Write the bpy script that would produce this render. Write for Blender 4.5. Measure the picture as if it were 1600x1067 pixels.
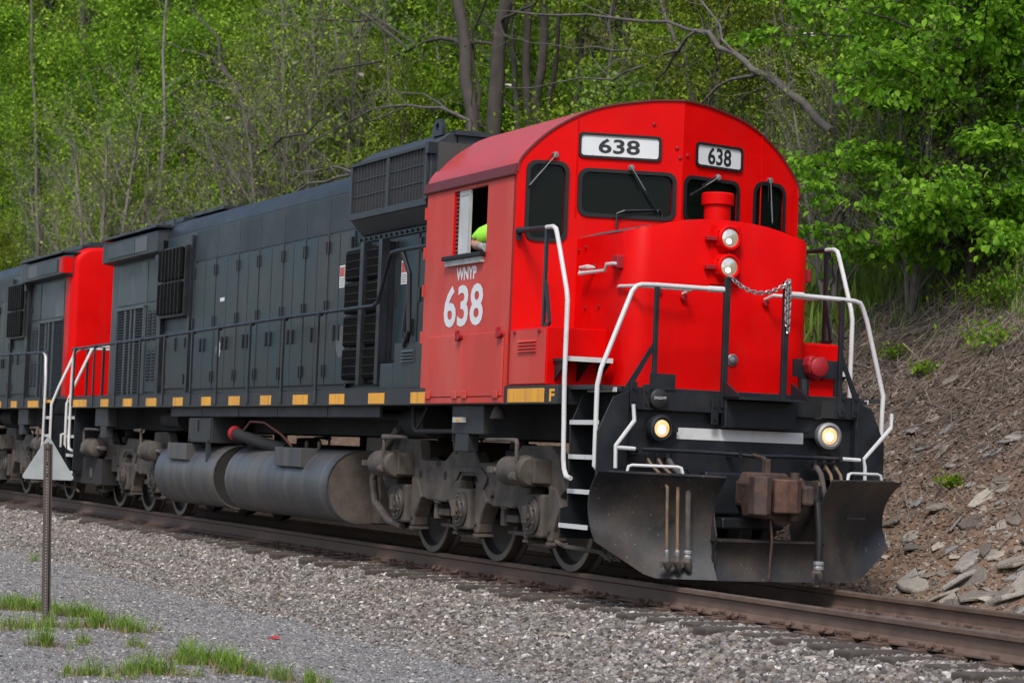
import bpy, bmesh, math, random
import numpy as np
from mathutils import Vector, Matrix
from math import sin, cos, pi, radians, sqrt
for o in list(bpy.data.objects): bpy.data.objects.remove(o)
SC = bpy.context.scene
COL = SC.collection

# ------------------------------------------------------------------ camera
CAM_POS = np.array([19.8368, -10.2304, 1.0723])
YAW, PITCH, ROLL, FPX = .4143, .0478, .0394, 3676.63
_f = np.array([-cos(YAW)*cos(PITCH), sin(YAW)*cos(PITCH), sin(PITCH)])
_r = np.cross(_f, [0, 0, 1]); _r /= np.linalg.norm(_r); _u = np.cross(_r, _f)
CR = _r*cos(ROLL)+_u*sin(ROLL); CU = -_r*sin(ROLL)+_u*cos(ROLL); CF = _f
cd = bpy.data.cameras.new('camera'); cam = bpy.data.objects.new('camera', cd); COL.objects.link(cam)
cd.sensor_width = 36; cd.lens = FPX/1600*36; cd.clip_end = 2000; cd.clip_start = .1
m = Matrix.Identity(4)
for i in range(3):
    m[i][0] = CR[i]; m[i][1] = CU[i]; m[i][2] = -CF[i]; m[i][3] = CAM_POS[i]
cam.matrix_world = m
cd.dof.use_dof = True; cd.dof.focus_distance = 21.5; cd.dof.aperture_fstop = 4.5
SC.camera = cam

# ------------------------------------------------------------------ sky, sun, exposure
SUN_EL, SUN_AZ = radians(50), radians(-36)       # azimuth of the sun measured from +x
W = bpy.data.worlds.new('World'); SC.world = W; W.use_nodes = True
nt = W.node_tree; bg = nt.nodes['Background']
sky = nt.nodes.new('ShaderNodeTexSky'); sky.sky_type = 'NISHITA'; sky.sun_disc = False
sky.sun_elevation = SUN_EL; sky.sun_rotation = radians(90)-SUN_AZ
sky.air_density = 1.0; sky.dust_density = 2.5; sky.ozone_density = 1.0
hs = nt.nodes.new('ShaderNodeHueSaturation'); hs.inputs['Saturation'].default_value = 1.0
nt.links.new(sky.outputs[0], hs.inputs['Color']); nt.links.new(hs.outputs[0], bg.inputs[0])
bg.inputs[1].default_value = .145
sl = bpy.data.lights.new('sun', 'SUN'); so = bpy.data.objects.new('sun', sl); COL.objects.link(so)
sl.energy = 2.1; sl.angle = radians(14); sl.color = (1, .97, .92)
sd = Vector((cos(SUN_EL)*cos(SUN_AZ), cos(SUN_EL)*sin(SUN_AZ), sin(SUN_EL)))
so.rotation_euler = sd.to_track_quat('Z', 'Y').to_euler(); so.location = sd*40
SC.view_settings.view_transform = 'Standard'; SC.view_settings.look = 'None'
SC.view_settings.exposure = 0.5; SC.view_settings.gamma = 1
SC.render.resolution_x = 1024; SC.render.resolution_y = 682

# ------------------------------------------------------------------ measuring helpers
def P3(u, v, **k):
    d = CF*FPX+CR*(u-800)-CU*(v-533.5); a, val = list(k.items())[0]
    i = 'xyz'.index(a); t = (val-CAM_POS[i])/d[i]; return CAM_POS+t*d
def proj(p):
    d = np.asarray(p, float)-CAM_POS; w = d@CF
    return 800+FPX*(d@CR)/w, 533.5-FPX*(d@CU)/w, w

# ------------------------------------------------------------------ mesh builder
class MB:
    def __init__(s): s.v = []; s.f = []
    def add(s, vs, fs):
        n = len(s.v); s.v.extend([tuple(map(float, q)) for q in vs]); s.f.extend([tuple(i+n for i in f) for f in fs]); return s
    def box(s, x0, x1, y0, y1, z0, z1):
        if x0 > x1: x0, x1 = x1, x0
        if y0 > y1: y0, y1 = y1, y0
        if z0 > z1: z0, z1 = z1, z0
        vs = [(x, y, z) for x in (x0, x1) for y in (y0, y1) for z in (z0, z1)]
        return s.add(vs, [(0, 1, 3, 2), (4, 6, 7, 5), (0, 4, 5, 1), (2, 3, 7, 6), (0, 2, 6, 4), (1, 5, 7, 3)])
    def prism(s, pts, axis, a, b):
        def mk(p, t):
            return {'x': (t, p[0], p[1]), 'y': (p[0], t, p[1]), 'z': (p[0], p[1], t)}[axis]
        n = len(pts); vs = [mk(p, a) for p in pts]+[mk(p, b) for p in pts]
        fs = [tuple(range(n)), tuple(range(2*n-1, n-1, -1))]+[(i, (i+1) % n, n+(i+1) % n, n+i) for i in range(n)]
        return s.add(vs, fs)
    def loft(s, rings, cap=True, closed=True):
        n = len(rings[0]); vs = [p for r in rings for p in r]; fs = []
        for k in range(len(rings)-1):
            for i in range(n if closed else n-1):
                j = (i+1) % n; fs.append((k*n+i, k*n+j, (k+1)*n+j, (k+1)*n+i))
        if cap: fs += [tuple(range(n)), tuple(range(len(vs)-1, len(vs)-n-1, -1))]
        return s.add(vs, fs)
    def tube(s, pts, r, n=8, cap=True):
        pts = [Vector(p) for p in pts]; m = len(pts)
        rs = r if isinstance(r, (list, tuple)) else [r]*m
        T = []
        for i in range(m):
            a = pts[max(i-1, 0)]; b = pts[min(i+1, m-1)]; t = (b-a)
            T.append(t.normalized() if t.length > 1e-9 else Vector((0, 0, 1)))
        up = Vector((0, 0, 1)) if abs(T[0].z) < .9 else Vector((1, 0, 0))
        N = (up-T[0]*up.dot(T[0])).normalized(); rings = []
        for i in range(m):
            N = (N-T[i]*N.dot(T[i]))
            N = N.normalized() if N.length > 1e-6 else T[i].orthogonal().normalized()
            B = T[i].cross(N)
            k = 1.0
            if 0 < i < m-1:
                c = (pts[i]-pts[i-1]).normalized().dot(T[i]); k = 1/max(c, .6)
            rings.append([pts[i]+(N*cos(2*pi*q/n)+B*sin(2*pi*q/n))*rs[i]*(k if True else 1) for q in range(n)])
        return s.loft(rings, cap)
    def cyl(s, a, b, r, r2=None, n=16): return s.tube([a, b], [r, r if r2 is None else r2], n)
    def lathe(s, prof, o, d, n=24, cap=True):
        o = Vector(o); d = Vector(d).normalized(); N = d.orthogonal().normalized(); B = d.cross(N)
        rings = [[o+d*h+(N*cos(2*pi*q/n)+B*sin(2*pi*q/n))*max(r, 1e-4) for q in range(n)] for r, h in prof]
        return s.loft(rings, cap)
    def build(s, name, mat, parent=None, smooth=False, bevel=0, seg=2, ang=35):
        me = bpy.data.meshes.new(name); me.from_pydata(s.v, [], s.f); return link_mesh(me, name, mat, parent, smooth, bevel, seg, ang)
def link_mesh(me, name, mat, parent=None, smooth=False, bevel=0, seg=2, ang=35, recalc=True):
    if recalc:
        bm = bmesh.new(); bm.from_mesh(me); bmesh.ops.recalc_face_normals(bm, faces=bm.faces); bm.to_mesh(me); bm.free()
    if smooth:
        me.polygons.foreach_set('use_smooth', [True]*len(me.polygons)); me.set_sharp_from_angle(angle=radians(ang))
    o = bpy.data.objects.new(name, me); COL.objects.link(o); me.materials.append(mat)
    if parent: o.parent = parent
    if bevel:
        b = o.modifiers.new('bevel', 'BEVEL'); b.width = bevel; b.segments = seg; b.limit_method = 'ANGLE'; b.angle_limit = radians(40)
        b.harden_normals = False
    return o
def plate(name, outline, holes, mapf, off, mat, parent, bevel=0):
    bm = bmesh.new(); E = []
    for loop in [outline]+holes:
        vs = [bm.verts.new(mapf(*p)) for p in loop]
        for i in range(len(vs)): E.append(bm.edges.new((vs[i], vs[(i+1) % len(vs)])))
    bmesh.ops.triangle_fill(bm, use_beauty=True, use_dissolve=False, edges=E)
    g = bmesh.ops.extrude_face_region(bm, geom=list(bm.faces))
    bmesh.ops.translate(bm, vec=off, verts=[e for e in g['geom'] if isinstance(e, bmesh.types.BMVert)])
    bmesh.ops.recalc_face_normals(bm, faces=bm.faces)
    me = bpy.data.meshes.new(name); bm.to_mesh(me); bm.free()
    return link_mesh(me, name, mat, parent, bevel=bevel, recalc=False)
def rr(u0, u1, v0, v1, r, n=4):
    out = []
    for cx, cy, a in ((u1-r, v1-r, 0), (u0+r, v1-r, 90), (u0+r, v0+r, 180), (u1-r, v0+r, 270)):
        for k in range(n+1):
            t = radians(a+90*k/n); out.append((cx+r*cos(t), cy+r*sin(t)))
    return out
def empty(name, loc=(0, 0, 0), rz=0):
    o = bpy.data.objects.new(name, None); COL.objects.link(o); o.location = loc; o.rotation_euler = (0, 0, rz); o.empty_display_size = .3; return o
def tag(o, label, cat, group=None):
    o['label'] = label; o['category'] = cat
    if group: o['group'] = group
    return o
def copy_tree(o, parent=None, skip=()):
    c = o.copy(); COL.objects.link(c); c.parent = parent
    for ch in o.children:
        if ch.name.split('.')[0] not in skip: copy_tree(ch, c, skip)
    return c

# ------------------------------------------------------------------ materials
MATS = {}
def M(name, col, rough=.5, metal=0, var=.15, vs=3., dirt=None, amt=0., dsc=(4, 4, .5), bump=0, bs=80, spec=.5, emit=None, es=1, vcol=None, coat=0, fine=0, spot=None, spot_t=.68, spot_s=30):
    if name in MATS: return MATS[name]
    mt = bpy.data.materials.new(name); mt.use_nodes = True; n = mt.node_tree.nodes; l = mt.node_tree.links; b = n['Principled BSDF']
    b.inputs['Roughness'].default_value = rough; b.inputs['Metallic'].default_value = metal; b.inputs['Specular IOR Level'].default_value = spec
    b.inputs['Coat Weight'].default_value = coat
    tc = n.new('ShaderNodeTexCoord')
    def noise(scale, det=4, mapping=None, rg=.55):
        x = n.new('ShaderNodeTexNoise'); x.inputs['Scale'].default_value = scale; x.inputs['Detail'].default_value = det; x.inputs['Roughness'].default_value = rg
        src = tc.outputs['Object']
        if mapping:
            mp = n.new('ShaderNodeMapping'); mp.inputs['Scale'].default_value = mapping; l.new(src, mp.inputs[0]); src = mp.outputs[0]
        l.new(src, x.inputs['Vector']); return x.outputs[0]
    def ramp(src, a, c):
        x = n.new('ShaderNodeMapRange'); x.inputs[1].default_value = a; x.inputs[2].default_value = c; l.new(src, x.inputs[0]); return x.outputs[0]
    def mix(fac, A, B, mode='MIX'):
        x = n.new('ShaderNodeMix'); x.data_type = 'RGBA'; x.blend_type = mode
        for sock, val in ((x.inputs[0], fac), (x.inputs[6], A), (x.inputs[7], B)):
            if isinstance(val, (int, float)): sock.default_value = val
            elif isinstance(val, tuple): sock.default_value = (*val[:3], 1)
            else: l.new(val, sock)
        return x.outputs[2]
    c = tuple(col)
    v1 = ramp(noise(vs, 5), .3, .7)
    dk = tuple(max(0, q*(1-var)) for q in col); lt = tuple(min(1, q*(1+var)) for q in (vcol or col))
    c = mix(v1, dk, lt)
    if fine: c = mix(ramp(noise(fine, 3), .35, .65), c, mix(1.0, c, (1.25, 1.25, 1.25), 'MULTIPLY'))
    if dirt:
        f = ramp(noise(1., 6, dsc, .6), .62-amt*.35, .82-amt*.2)
        mm = n.new('ShaderNodeMath'); mm.operation = 'MULTIPLY'; mm.inputs[1].default_value = min(1, .35+amt); l.new(f, mm.inputs[0])
        c = mix(mm.outputs[0], c, dirt)
    if spot: c = mix(ramp(noise(spot_s, 2), spot_t, spot_t+.03), c, spot)
    l.new(c, b.inputs['Base Color'])
    rv = n.new('ShaderNodeMapRange'); l.new(v1, rv.inputs[0]); rv.inputs[3].default_value = max(.05, rough-.08); rv.inputs[4].default_value = min(1, rough+.08); l.new(rv.outputs[0], b.inputs['Roughness'])
    if bump:
        bp = n.new('ShaderNodeBump'); bp.inputs['Strength'].default_value = bump; bp.inputs['Distance'].default_value = .01; l.new(noise(bs, 4), bp.inputs['Height']); l.new(bp.outputs[0], b.inputs['Normal'])
    if emit:
        b.inputs['Emission Color'].default_value = (*emit, 1); b.inputs['Emission Strength'].default_value = es
    MATS[name] = mt; return mt
RED = M('red_paint', (.56, .001, .001), .45, spec=.10, var=.08, vs=2.5, dirt=(.42, .012, .010), amt=.25, dsc=(2.5, 2.5, 1.0), bump=.05, bs=14, spot=(.30, .01, .008), spot_t=.70, spot_s=45)
REDS = M('faded_red_paint', (.47, .046, .034), .5, spec=.2, var=.1, vs=1.5, dirt=(.50, .088, .07), amt=.5, dsc=(2.2, 2.2, .7), bump=.04, bs=20)
REDR = M('roof_red_paint', (.40, .05, .05), .45, spec=.3, var=.08, vs=1.2, bump=.03, bs=15)  # paler, pinker red for the cab roof
REDD = M('dark_red_trim', (.10, .008, .010), .6)
REDB = M('red_fitting', (.27, .010, .015), .45, spec=.3)
HOOD = M('dark_green_grey_paint', (.015, .027, .034), .40, spec=.2, var=.4, vs=.9, dirt=(.040, .032, .028), amt=.6, dsc=(5, 5, .35), bump=.05, bs=9, vcol=(.020, .040, .049))
ROOFG = M('hood_roof_paint', (.019, .024, .030), .45, spec=.24, var=.2, vs=1.5, dirt=(.05, .045, .042), amt=.3, dsc=(1.5, 4, 1))
BOXG = M('radiator_box_paint', (.020, .024, .027), .5, var=.2, vs=2)
BLK = M('black_paint', (.010, .012, .015), .42, spec=.4, var=.25, vs=4, dirt=(.045, .035, .028), amt=.22, dsc=(3, 3, 2), bump=.03, bs=40)
DKF = M('underframe_black', (.012, .011, .011), .8, var=.3)
SILL = M('sill_grey', (.024, .026, .028), .55, spec=.35, var=.2, dirt=(.05, .042, .036), amt=.3)
TRK = M('truck_grime', (.056, .047, .039), .8, var=.45, vs=6, dirt=(.125, .098, .074), amt=.42, dsc=(5, 5, 3), bump=.25, bs=90)
WHEEL = M('wheel_steel', (.042, .033, .028), .6, var=.25, vs=8, bump=.1)
RIM = M('wheel_rim_steel', (.085, .070, .060), .45, var=.2)
TANK = M('fuel_tank_paint', (.042, .046, .052), .45, spec=.35, var=.2, vs=1.5, dirt=(.105, .092, .08), amt=.6, dsc=(5, .4, .4), bump=.04, bs=12)
TANKD = M('dark_box_and_gap_shade', (.014, .013, .012), .9, var=.4, vs=9)  # near-black: sand box colour, also the shade painted on the rear tank's end
TANKE = M('dusty_tank_end', (.06, .048, .038), .85, var=.3, vs=7, fine=60, bump=.1)
WHT = M('white_paint', (.49, .49, .485), .5, var=.07, dirt=(.30, .28, .26), amt=.2, dsc=(9, 9, 9))
GRY = M('weathered_light_grey', (.38, .38, .37), .55, var=.15, dirt=(.2, .17, .15), amt=.3)
LET = M('white_lettering', (.62, .63, .64), .5, var=.03)
YEL = M('yellow_reflective', (.72, .33, .02), .45, var=.1, dirt=(.10, .08, .05), amt=.35, dsc=(14, 14, .3))
NBW = M('number_board_white', (.55, .57, .575), .35, var=.04, spot=(.2, .2, .2), spot_t=.71, spot_s=38)
NBK = M('number_black', (.012, .012, .014), .5, var=.05)
RUB = M('rubber', (.009, .009, .010), .55, var=.1, spec=.3)
HOSE = M('weathered_hose', (.06, .05, .043), .8, var=.3, vs=12)
HOSEB = M('tan_hose', (.13, .085, .05), .8, var=.3, vs=12)
RUST = M('rusty_iron', (.045, .027, .021), .75, var=.5, vs=9, dirt=(.12, .045, .022), amt=.35, dsc=(6, 6, 6), bump=.3, bs=60)
RUSTO = M('orange_rust', (.085, .040, .026), .85, var=.5, vs=10, dirt=(.05, .03, .024), amt=.4, dsc=(6, 6, 3), bump=.3, bs=60)
CHR = M('chain_steel', (.42, .41, .40), .35, metal=.8, var=.2)
STEEL = M('bare_steel', (.25, .25, .25), .45, metal=.6, var=.2)
FILT = M('filter_mesh', (.006, .0055, .005), .95, spec=.08, var=.5, vs=25, bump=.8, bs=160)
LOUV = M('louver_dark', (.016, .018, .019), .6, var=.2)
FRAMEL = M('louver_frame', (.055, .07, .076), .5, var=.15)
PLOW = M('plow_black', (.010, .012, .015), .46, spec=.35, var=.3, vs=3, dirt=(.062, .047, .036), amt=.6, dsc=(1.6, 1.6, 1.1), bump=.06, bs=25, spot=(.12, .105, .09), spot_t=.69, spot_s=42)
RAILM = M('rusty_rail', (.105, .068, .051), .7, var=.25, vs=6, dirt=(.12, .062, .04), amt=.3, dsc=(2, 8, 8), bump=.1, bs=50)
RAILT = M('worn_rail_head', (.20, .17, .15), .4, metal=.5, var=.2)
TIE = M('creosote_tie', (.048, .036, .029), .9, var=.45, vs=5, dirt=(.10, .085, .07), amt=.35, dsc=(1.5, 14, 14), bump=.5, bs=30)
RSTP = M('rust_plate', (.088, .052, .038), .9, var=.35, vs=14, bump=.2)
INT = M('cab_interior', (.035, .04, .038), .8)
STK = M('sticker_white', (.6, .6, .58), .5, var=.05)
STR = M('sticker_red', (.42, .08, .07), .5, var=.1)
GALV = M('galvanised_sign_back', (.27, .29, .29), .5, metal=.35, var=.15, vs=6, bump=.05, dirt=(.27, .29, .28), amt=.4, dsc=(6, 6, 6))
POST = M('sign_post_steel', (.055, .042, .035), .7, var=.3, vs=10, dirt=(.13, .07, .05), amt=.2, dsc=(6, 6, 2))
def glass():
    mt = bpy.data.materials.new('window_glass'); mt.use_nodes = True; n = mt.node_tree.nodes; l = mt.node_tree.links
    b = n['Principled BSDF']; b.inputs['Base Color'].default_value = (.006, .010, .009, 1); b.inputs['Roughness'].default_value = .06; b.inputs['IOR'].default_value = 1.45; b.inputs['Specular IOR Level'].default_value = .22
    t = n.new('ShaderNodeBsdfTransparent'); t.inputs[0].default_value = (.55, .6, .58, 1); mx = n.new('ShaderNodeMixShader'); mx.inputs[0].default_value = .55
    l.new(t.outputs[0], mx.inputs[1]); l.new(b.outputs[0], mx.inputs[2]); l.new(mx.outputs[0], n['Material Output'].inputs[0]); return mt
GLS = glass()
LENS = M('lamp_lens', (.55, .54, .50), .10, metal=.85, emit=(1, .78, .5), es=.16, var=.35, vs=18)
LENSW = M('lamp_lens_warm', (.6, .42, .22), .15, emit=(1, .50, .16), es=.42, var=.4, vs=30)
BULB = M('lamp_filament', (1, 1, 1), .3, emit=(1, .88, .66), es=3)
LIME = M('hi_vis_cloth', (.30, .75, .05), .85, var=.12)
SKIN = M('skin', (.42, .21, .14), .6, var=.08)
CLOTH = M('dark_cloth', (.03, .035, .05), .9)
GLOVE = M('grey_glove', (.28, .27, .25), .9, var=.2)
HAIR = M('brown_hair', (.04, .025, .015), .8)
# ================================================================== SETTING: terrain
PY = [-80, -12, -6.5, -4.4, -3.3, -2.7, -2.2, -1.62, -1.30, 1.3, 1.9, 2.4, 3.4, 5.0, 7, 9, 14, 25, 60, 160]
PZ = [-.9, -.60, -.50, -.49, -.485, -.465, -.395, -.285, -.228, -.236, -.16, .14, 1.05, 2.62, 3.75, 4.75, 7.2, 13.0, 31, 80]
def tnoise(x, y):
    return (np.sin(x*.9+1.3*np.sin(y*.7))*np.cos(y*1.1+.8*np.sin(x*.6))*.5 + np.sin(x*2.3+y*1.7+1)*.25 + np.sin(x*5.1-y*3.9)*.12 + np.sin(x*9.3+y*7.7+2)*.07)
def ground_z(x, y):
    x = np.asarray(x, float); y = np.asarray(y, float); z = np.interp(y, PY, PZ)
    amp = np.interp(y, [-80, -8, -6, -4.4, -2.2, -1.5, 1.6, 2.2, 3.5, 6, 20, 160], [.3, .05, .05, .03, .03, .012, .0, .05, .13, .2, .7, 3])
    far = np.clip(-x-58, 0, None)*.34*np.clip((y-3)/9, 0, 1)      # the hill swings across behind the bend
    return z+amp*tnoise(x, y)+far
def sp(*segs):
    out = []
    for a, b, d in segs: out += list(np.arange(a, b, d))
    return np.array(out+[segs[-1][1]])
gx = sp((-260, -60, 5), (-60, -26, 1.2), (-26, -2, .4), (-2, 12, .16), (12, 30, .8), (30, 90, 4))
gy = sp((-80, -14, 4), (-14, -6.5, .4), (-6.5, -1.5, .16), (-1.5, 1.5, .5), (1.5, 8, .16), (8, 20, .6), (20, 160, 4))
XX, YY = np.meshgrid(gx, gy); ZZ = ground_z(XX, YY)
nx, ny = len(gx), len(gy); V = np.stack([XX, YY, ZZ], -1).reshape(-1, 3)
I = np.arange(nx*ny).reshape(ny, nx); Fq = np.stack([I[:-1, :-1], I[:-1, 1:], I[1:, 1:], I[1:, :-1]], -1).reshape(-1, 4)
def ground_mat():
    mt = bpy.data.materials.new('ground_soil'); mt.use_nodes = True; n = mt.node_tree.nodes; l = mt.node_tree.links; b = n['Principled BSDF']; b.inputs['Roughness'].default_value = .95; b.inputs['Specular IOR Level'].default_value = .15
    g = n.new('ShaderNodeNewGeometry'); sx = n.new('ShaderNodeSeparateXYZ'); l.new(g.outputs['Position'], sx.inputs[0])
    def noise(s, d=5):
        x = n.new('ShaderNodeTexNoise'); x.inputs['Scale'].default_value = s; x.inputs['Detail'].default_value = d; l.new(g.outputs['Position'], x.inputs['Vector']); return x.outputs[0]
    def mr(src, a, c, lo=0, hi=1):
        x = n.new('ShaderNodeMapRange'); x.inputs[1].default_value = a; x.inputs[2].default_value = c; x.inputs[3].default_value = lo; x.inputs[4].default_value = hi
        l.new(src, x.inputs[0]); return x.outputs[0]
    def mix(f, A, B):
        x = n.new('ShaderNodeMix'); x.data_type = 'RGBA'
        for sck, val in ((x.inputs[0], f), (x.inputs[6], A), (x.inputs[7], B)):
            if isinstance(val, (int, float)): sck.default_value = val
            elif isinstance(val, tuple): sck.default_value = (*val, 1)
            else: l.new(val, sck)
        return x.outputs[2]
    def addn(src, nz, a):
        m1 = n.new('ShaderNodeMath'); m1.operation = 'MULTIPLY_ADD'; l.new(nz, m1.inputs[0]); m1.inputs[1].default_value = a; l.new(src, m1.inputs[2]); return m1.outputs[0]
    n1 = noise(1.6); n2 = noise(14, 6); n3 = noise(60, 4); n4 = noise(.35, 4)
    gravel = mix(mr(n3, .35, .65), (.10, .096, .095), (.24, .235, .23))
    gravel = mix(mr(n1, .4, .65), gravel, (.155, .14, .13))
    soil = mix(mr(n2, .3, .7), (.105, .064, .042), (.20, .132, .09)); soil = mix(mr(n3, .5, .72), soil, (.28, .205, .145))
    litter = mix(mr(n2, .35, .65), (.062, .043, .033), (.145, .108, .085)); litter = mix(mr(n1, .4, .7), litter, (.095, .067, .05))
    green = mix(mr(n2, .3, .7), (.018, .035, .010), (.05, .085, .02)); green = mix(mr(n4, .45, .6), green, (.06, .045, .03))
    yy = sx.outputs[1]
    c = mix(mr(addn(yy, n1, .8), 1.9, 2.3), gravel, soil)
    c = mix(mr(addn(yy, n1, 2.2), 3.9, 5.0), c, litter)
    c = mix(mr(addn(yy, n1, 3.0), 6.2, 7.4), c, green)
    l.new(c, b.inputs['Base Color'])
    bp = n.new('ShaderNodeBump'); bp.inputs['Strength'].default_value = .9; bp.inputs['Distance'].default_value = .04; l.new(n2, bp.inputs['Height']); l.new(bp.outputs[0], b.inputs['Normal']); return mt
me = bpy.data.meshes.new('ground'); me.from_pydata(V.tolist(), [], Fq.tolist())
gr = link_mesh(me, 'ground', ground_mat(), None, smooth=True, ang=60, recalc=False); gr['kind'] = 'structure'

# ================================================================== TRACK
RH = .18
prof = [(-.075, -RH), (.075, -RH), (.075, -RH+.012), (.02, -RH+.032), (.009, -RH+.05), (.009, -.05), (.036, -.036), (.037, -.006), (.03, 0), (-.03, 0), (-.037, -.006), (-.036, -.036), (-.009, -.05), (-.009, -RH+.05), (-.02, -RH+.032), (-.075, -RH+.012)]
for s, lb in ((-1, 'rusty brown steel rail nearest the gravel road'), (1, 'rusty brown steel rail on the embankment side of the track')):
    r = MB().prism([(p[0]+s*.755, p[1]) for p in prof], 'x', -70, 45).build('rail', RAILM, None); tag(r, lb, 'rail', 'rails of the track')
    MB().box(-70, 45, s*.755-.026, s*.755+.026, .0005, .003).build('running_surface', RAILT, r)
random.seed(4)
tieb = MB(); tieb.box(-.115, .115, -1.42, 1.38, -.18, 0)
tie_me = None
plate_mb = MB().prism([(-.10, -.18), (.10, -.18), (.10, .18), (-.10, .18)], 'z', 0, .016); plate_mb.box(-.10, .10, -.10, -.085, .016, .026); plate_mb.box(-.10, .10, .085, .10, .016, .026)
spk = MB().box(-.014, .014, -.014, .014, -.02, .03); spk.box(-.02, .02, -.02, .028, .03, .046)
protos = {}
x = -34.0; k = 0
while x < 16:
    if 'tie' not in protos:
        t = tieb.build('railroad_tie', TIE, None, bevel=.018); protos['tie'] = t
        tp = plate_mb.build('tie_plate', RSTP, t, bevel=.003, seg=1); protos['plate'] = tp
        sk = spk.build('spike', RSTP, tp); protos['spike'] = sk
        first = True
    else:
        t = protos['tie'].copy(); COL.objects.link(t); first = False
    t.location = (x, random.uniform(-.16, .06), -RH-.017+random.uniform(-.006, .001)); t.rotation_euler = (random.uniform(-.004, .004), 0, random.uniform(-.02, .02))
    tag(t, 'dark weathered wooden tie under the rails, its end showing in the ballast', 'railroad tie', 'wooden ties under the track')
    dy = -t.location.y
    for s in (-1, 1):
        if first and s == -1: q = protos['plate']
        else: q = protos['plate'].copy(); COL.objects.link(q)
        q.parent = t; q.location = (0, s*.755+dy, .0005)
        for a, b in ((-.06, -.095), (.06, .095), (.055, -.095), (-.05, .095)):
            if x < -9 or (s == 1 and b > 0): continue
            if random.random() < .25 and abs(a) > .052: continue
            e = protos['spike'].copy(); COL.objects.link(e); e.parent = q; e.location = (a+random.uniform(-.01, .01), b, .005+random.uniform(0, .02)); e.rotation_euler = (0, 0, 0 if b < 0 else pi)
    if first:
        bpy.data.objects.remove(protos['spike']) if False else None
    if random.random() < .8 and x > -6:      # rail anchors clipped to the rail base
        for s in (-1, 1):
            dx = random.choice((-.17, .17))
            a = protos.get('anchor')
            if not a:
                a = MB().tube([(0, -.105, .02), (0, -.085, .045), (0, 0, -.004), (0, .09, .02), (0, .11, .045), (0, .09, .06)], .014, 6).build('rail_anchor', RSTP, t); protos['anchor'] = a
            else:
                a = a.copy(); COL.objects.link(a); a.parent = t
            a.location = (dx, s*.755+dy, .012)
    x += .5+random.uniform(-.035, .035); k += 1
sp0 = protos['spike']; sp0.location = (-.06, -.095, .012)
# ================================================================== LOCOMOTIVE
LOCO = empty('locomotive', (0, 0, 0))
tag(LOCO, 'red and dark green diesel locomotive numbered 638 leading the train, snowplow in front', 'locomotive', 'coupled locomotives')
def hw(s): return 1.52 if s < 0 else 1.48
def SB(s, x0, x1, y0, y1, z0, z1, mb=None):      # box given by distance from the centre line on side s
    return (mb or MB()).box(x0, x1, s*y0, s*y1, z0, z1)
def part(mb, name, mat, parent=None, **k): return mb.build(name, mat, parent or LOCO, **k)
def text_mesh(name, body, mat, parent, o, ux, uz, h, w=None, bold=0, depth=.003, center=False):
    """lettering lying in the plane spanned by ux (reading direction) and uz, cap height h, total width w"""
    cu = bpy.data.curves.new('txt', 'FONT'); cu.body = body; cu.size = 1; cu.offset = bold; cu.extrude = 0; cu.resolution_u = 3
    ob = bpy.data.objects.new('txt', cu); COL.objects.link(ob); dg = bpy.context.evaluated_depsgraph_get(); dg.update()
    me = bpy.data.meshes.new_from_object(ob.evaluated_get(dg)); bpy.data.objects.remove(ob); bpy.data.curves.remove(cu)
    co = np.array([v.co[:] for v in me.vertices]); mn, mx = co.min(0), co.max(0)
    sx_ = (w/(mx[0]-mn[0])) if w else h/(mx[1]-mn[1]); sz_ = h/(mx[1]-mn[1])
    ux = Vector(ux).normalized(); uz = Vector(uz).normalized(); o = Vector(o)
    nrm = ux.cross(uz)
    for v in me.vertices:
        p = v.co.copy(); v.co = o+ux*((p.x-mn[0])*sx_)+uz*((p.y-mn[1])*sz_)+nrm*depth
    me.name = name
    return link_mesh(me, name, mat, parent, recalc=False)

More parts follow.
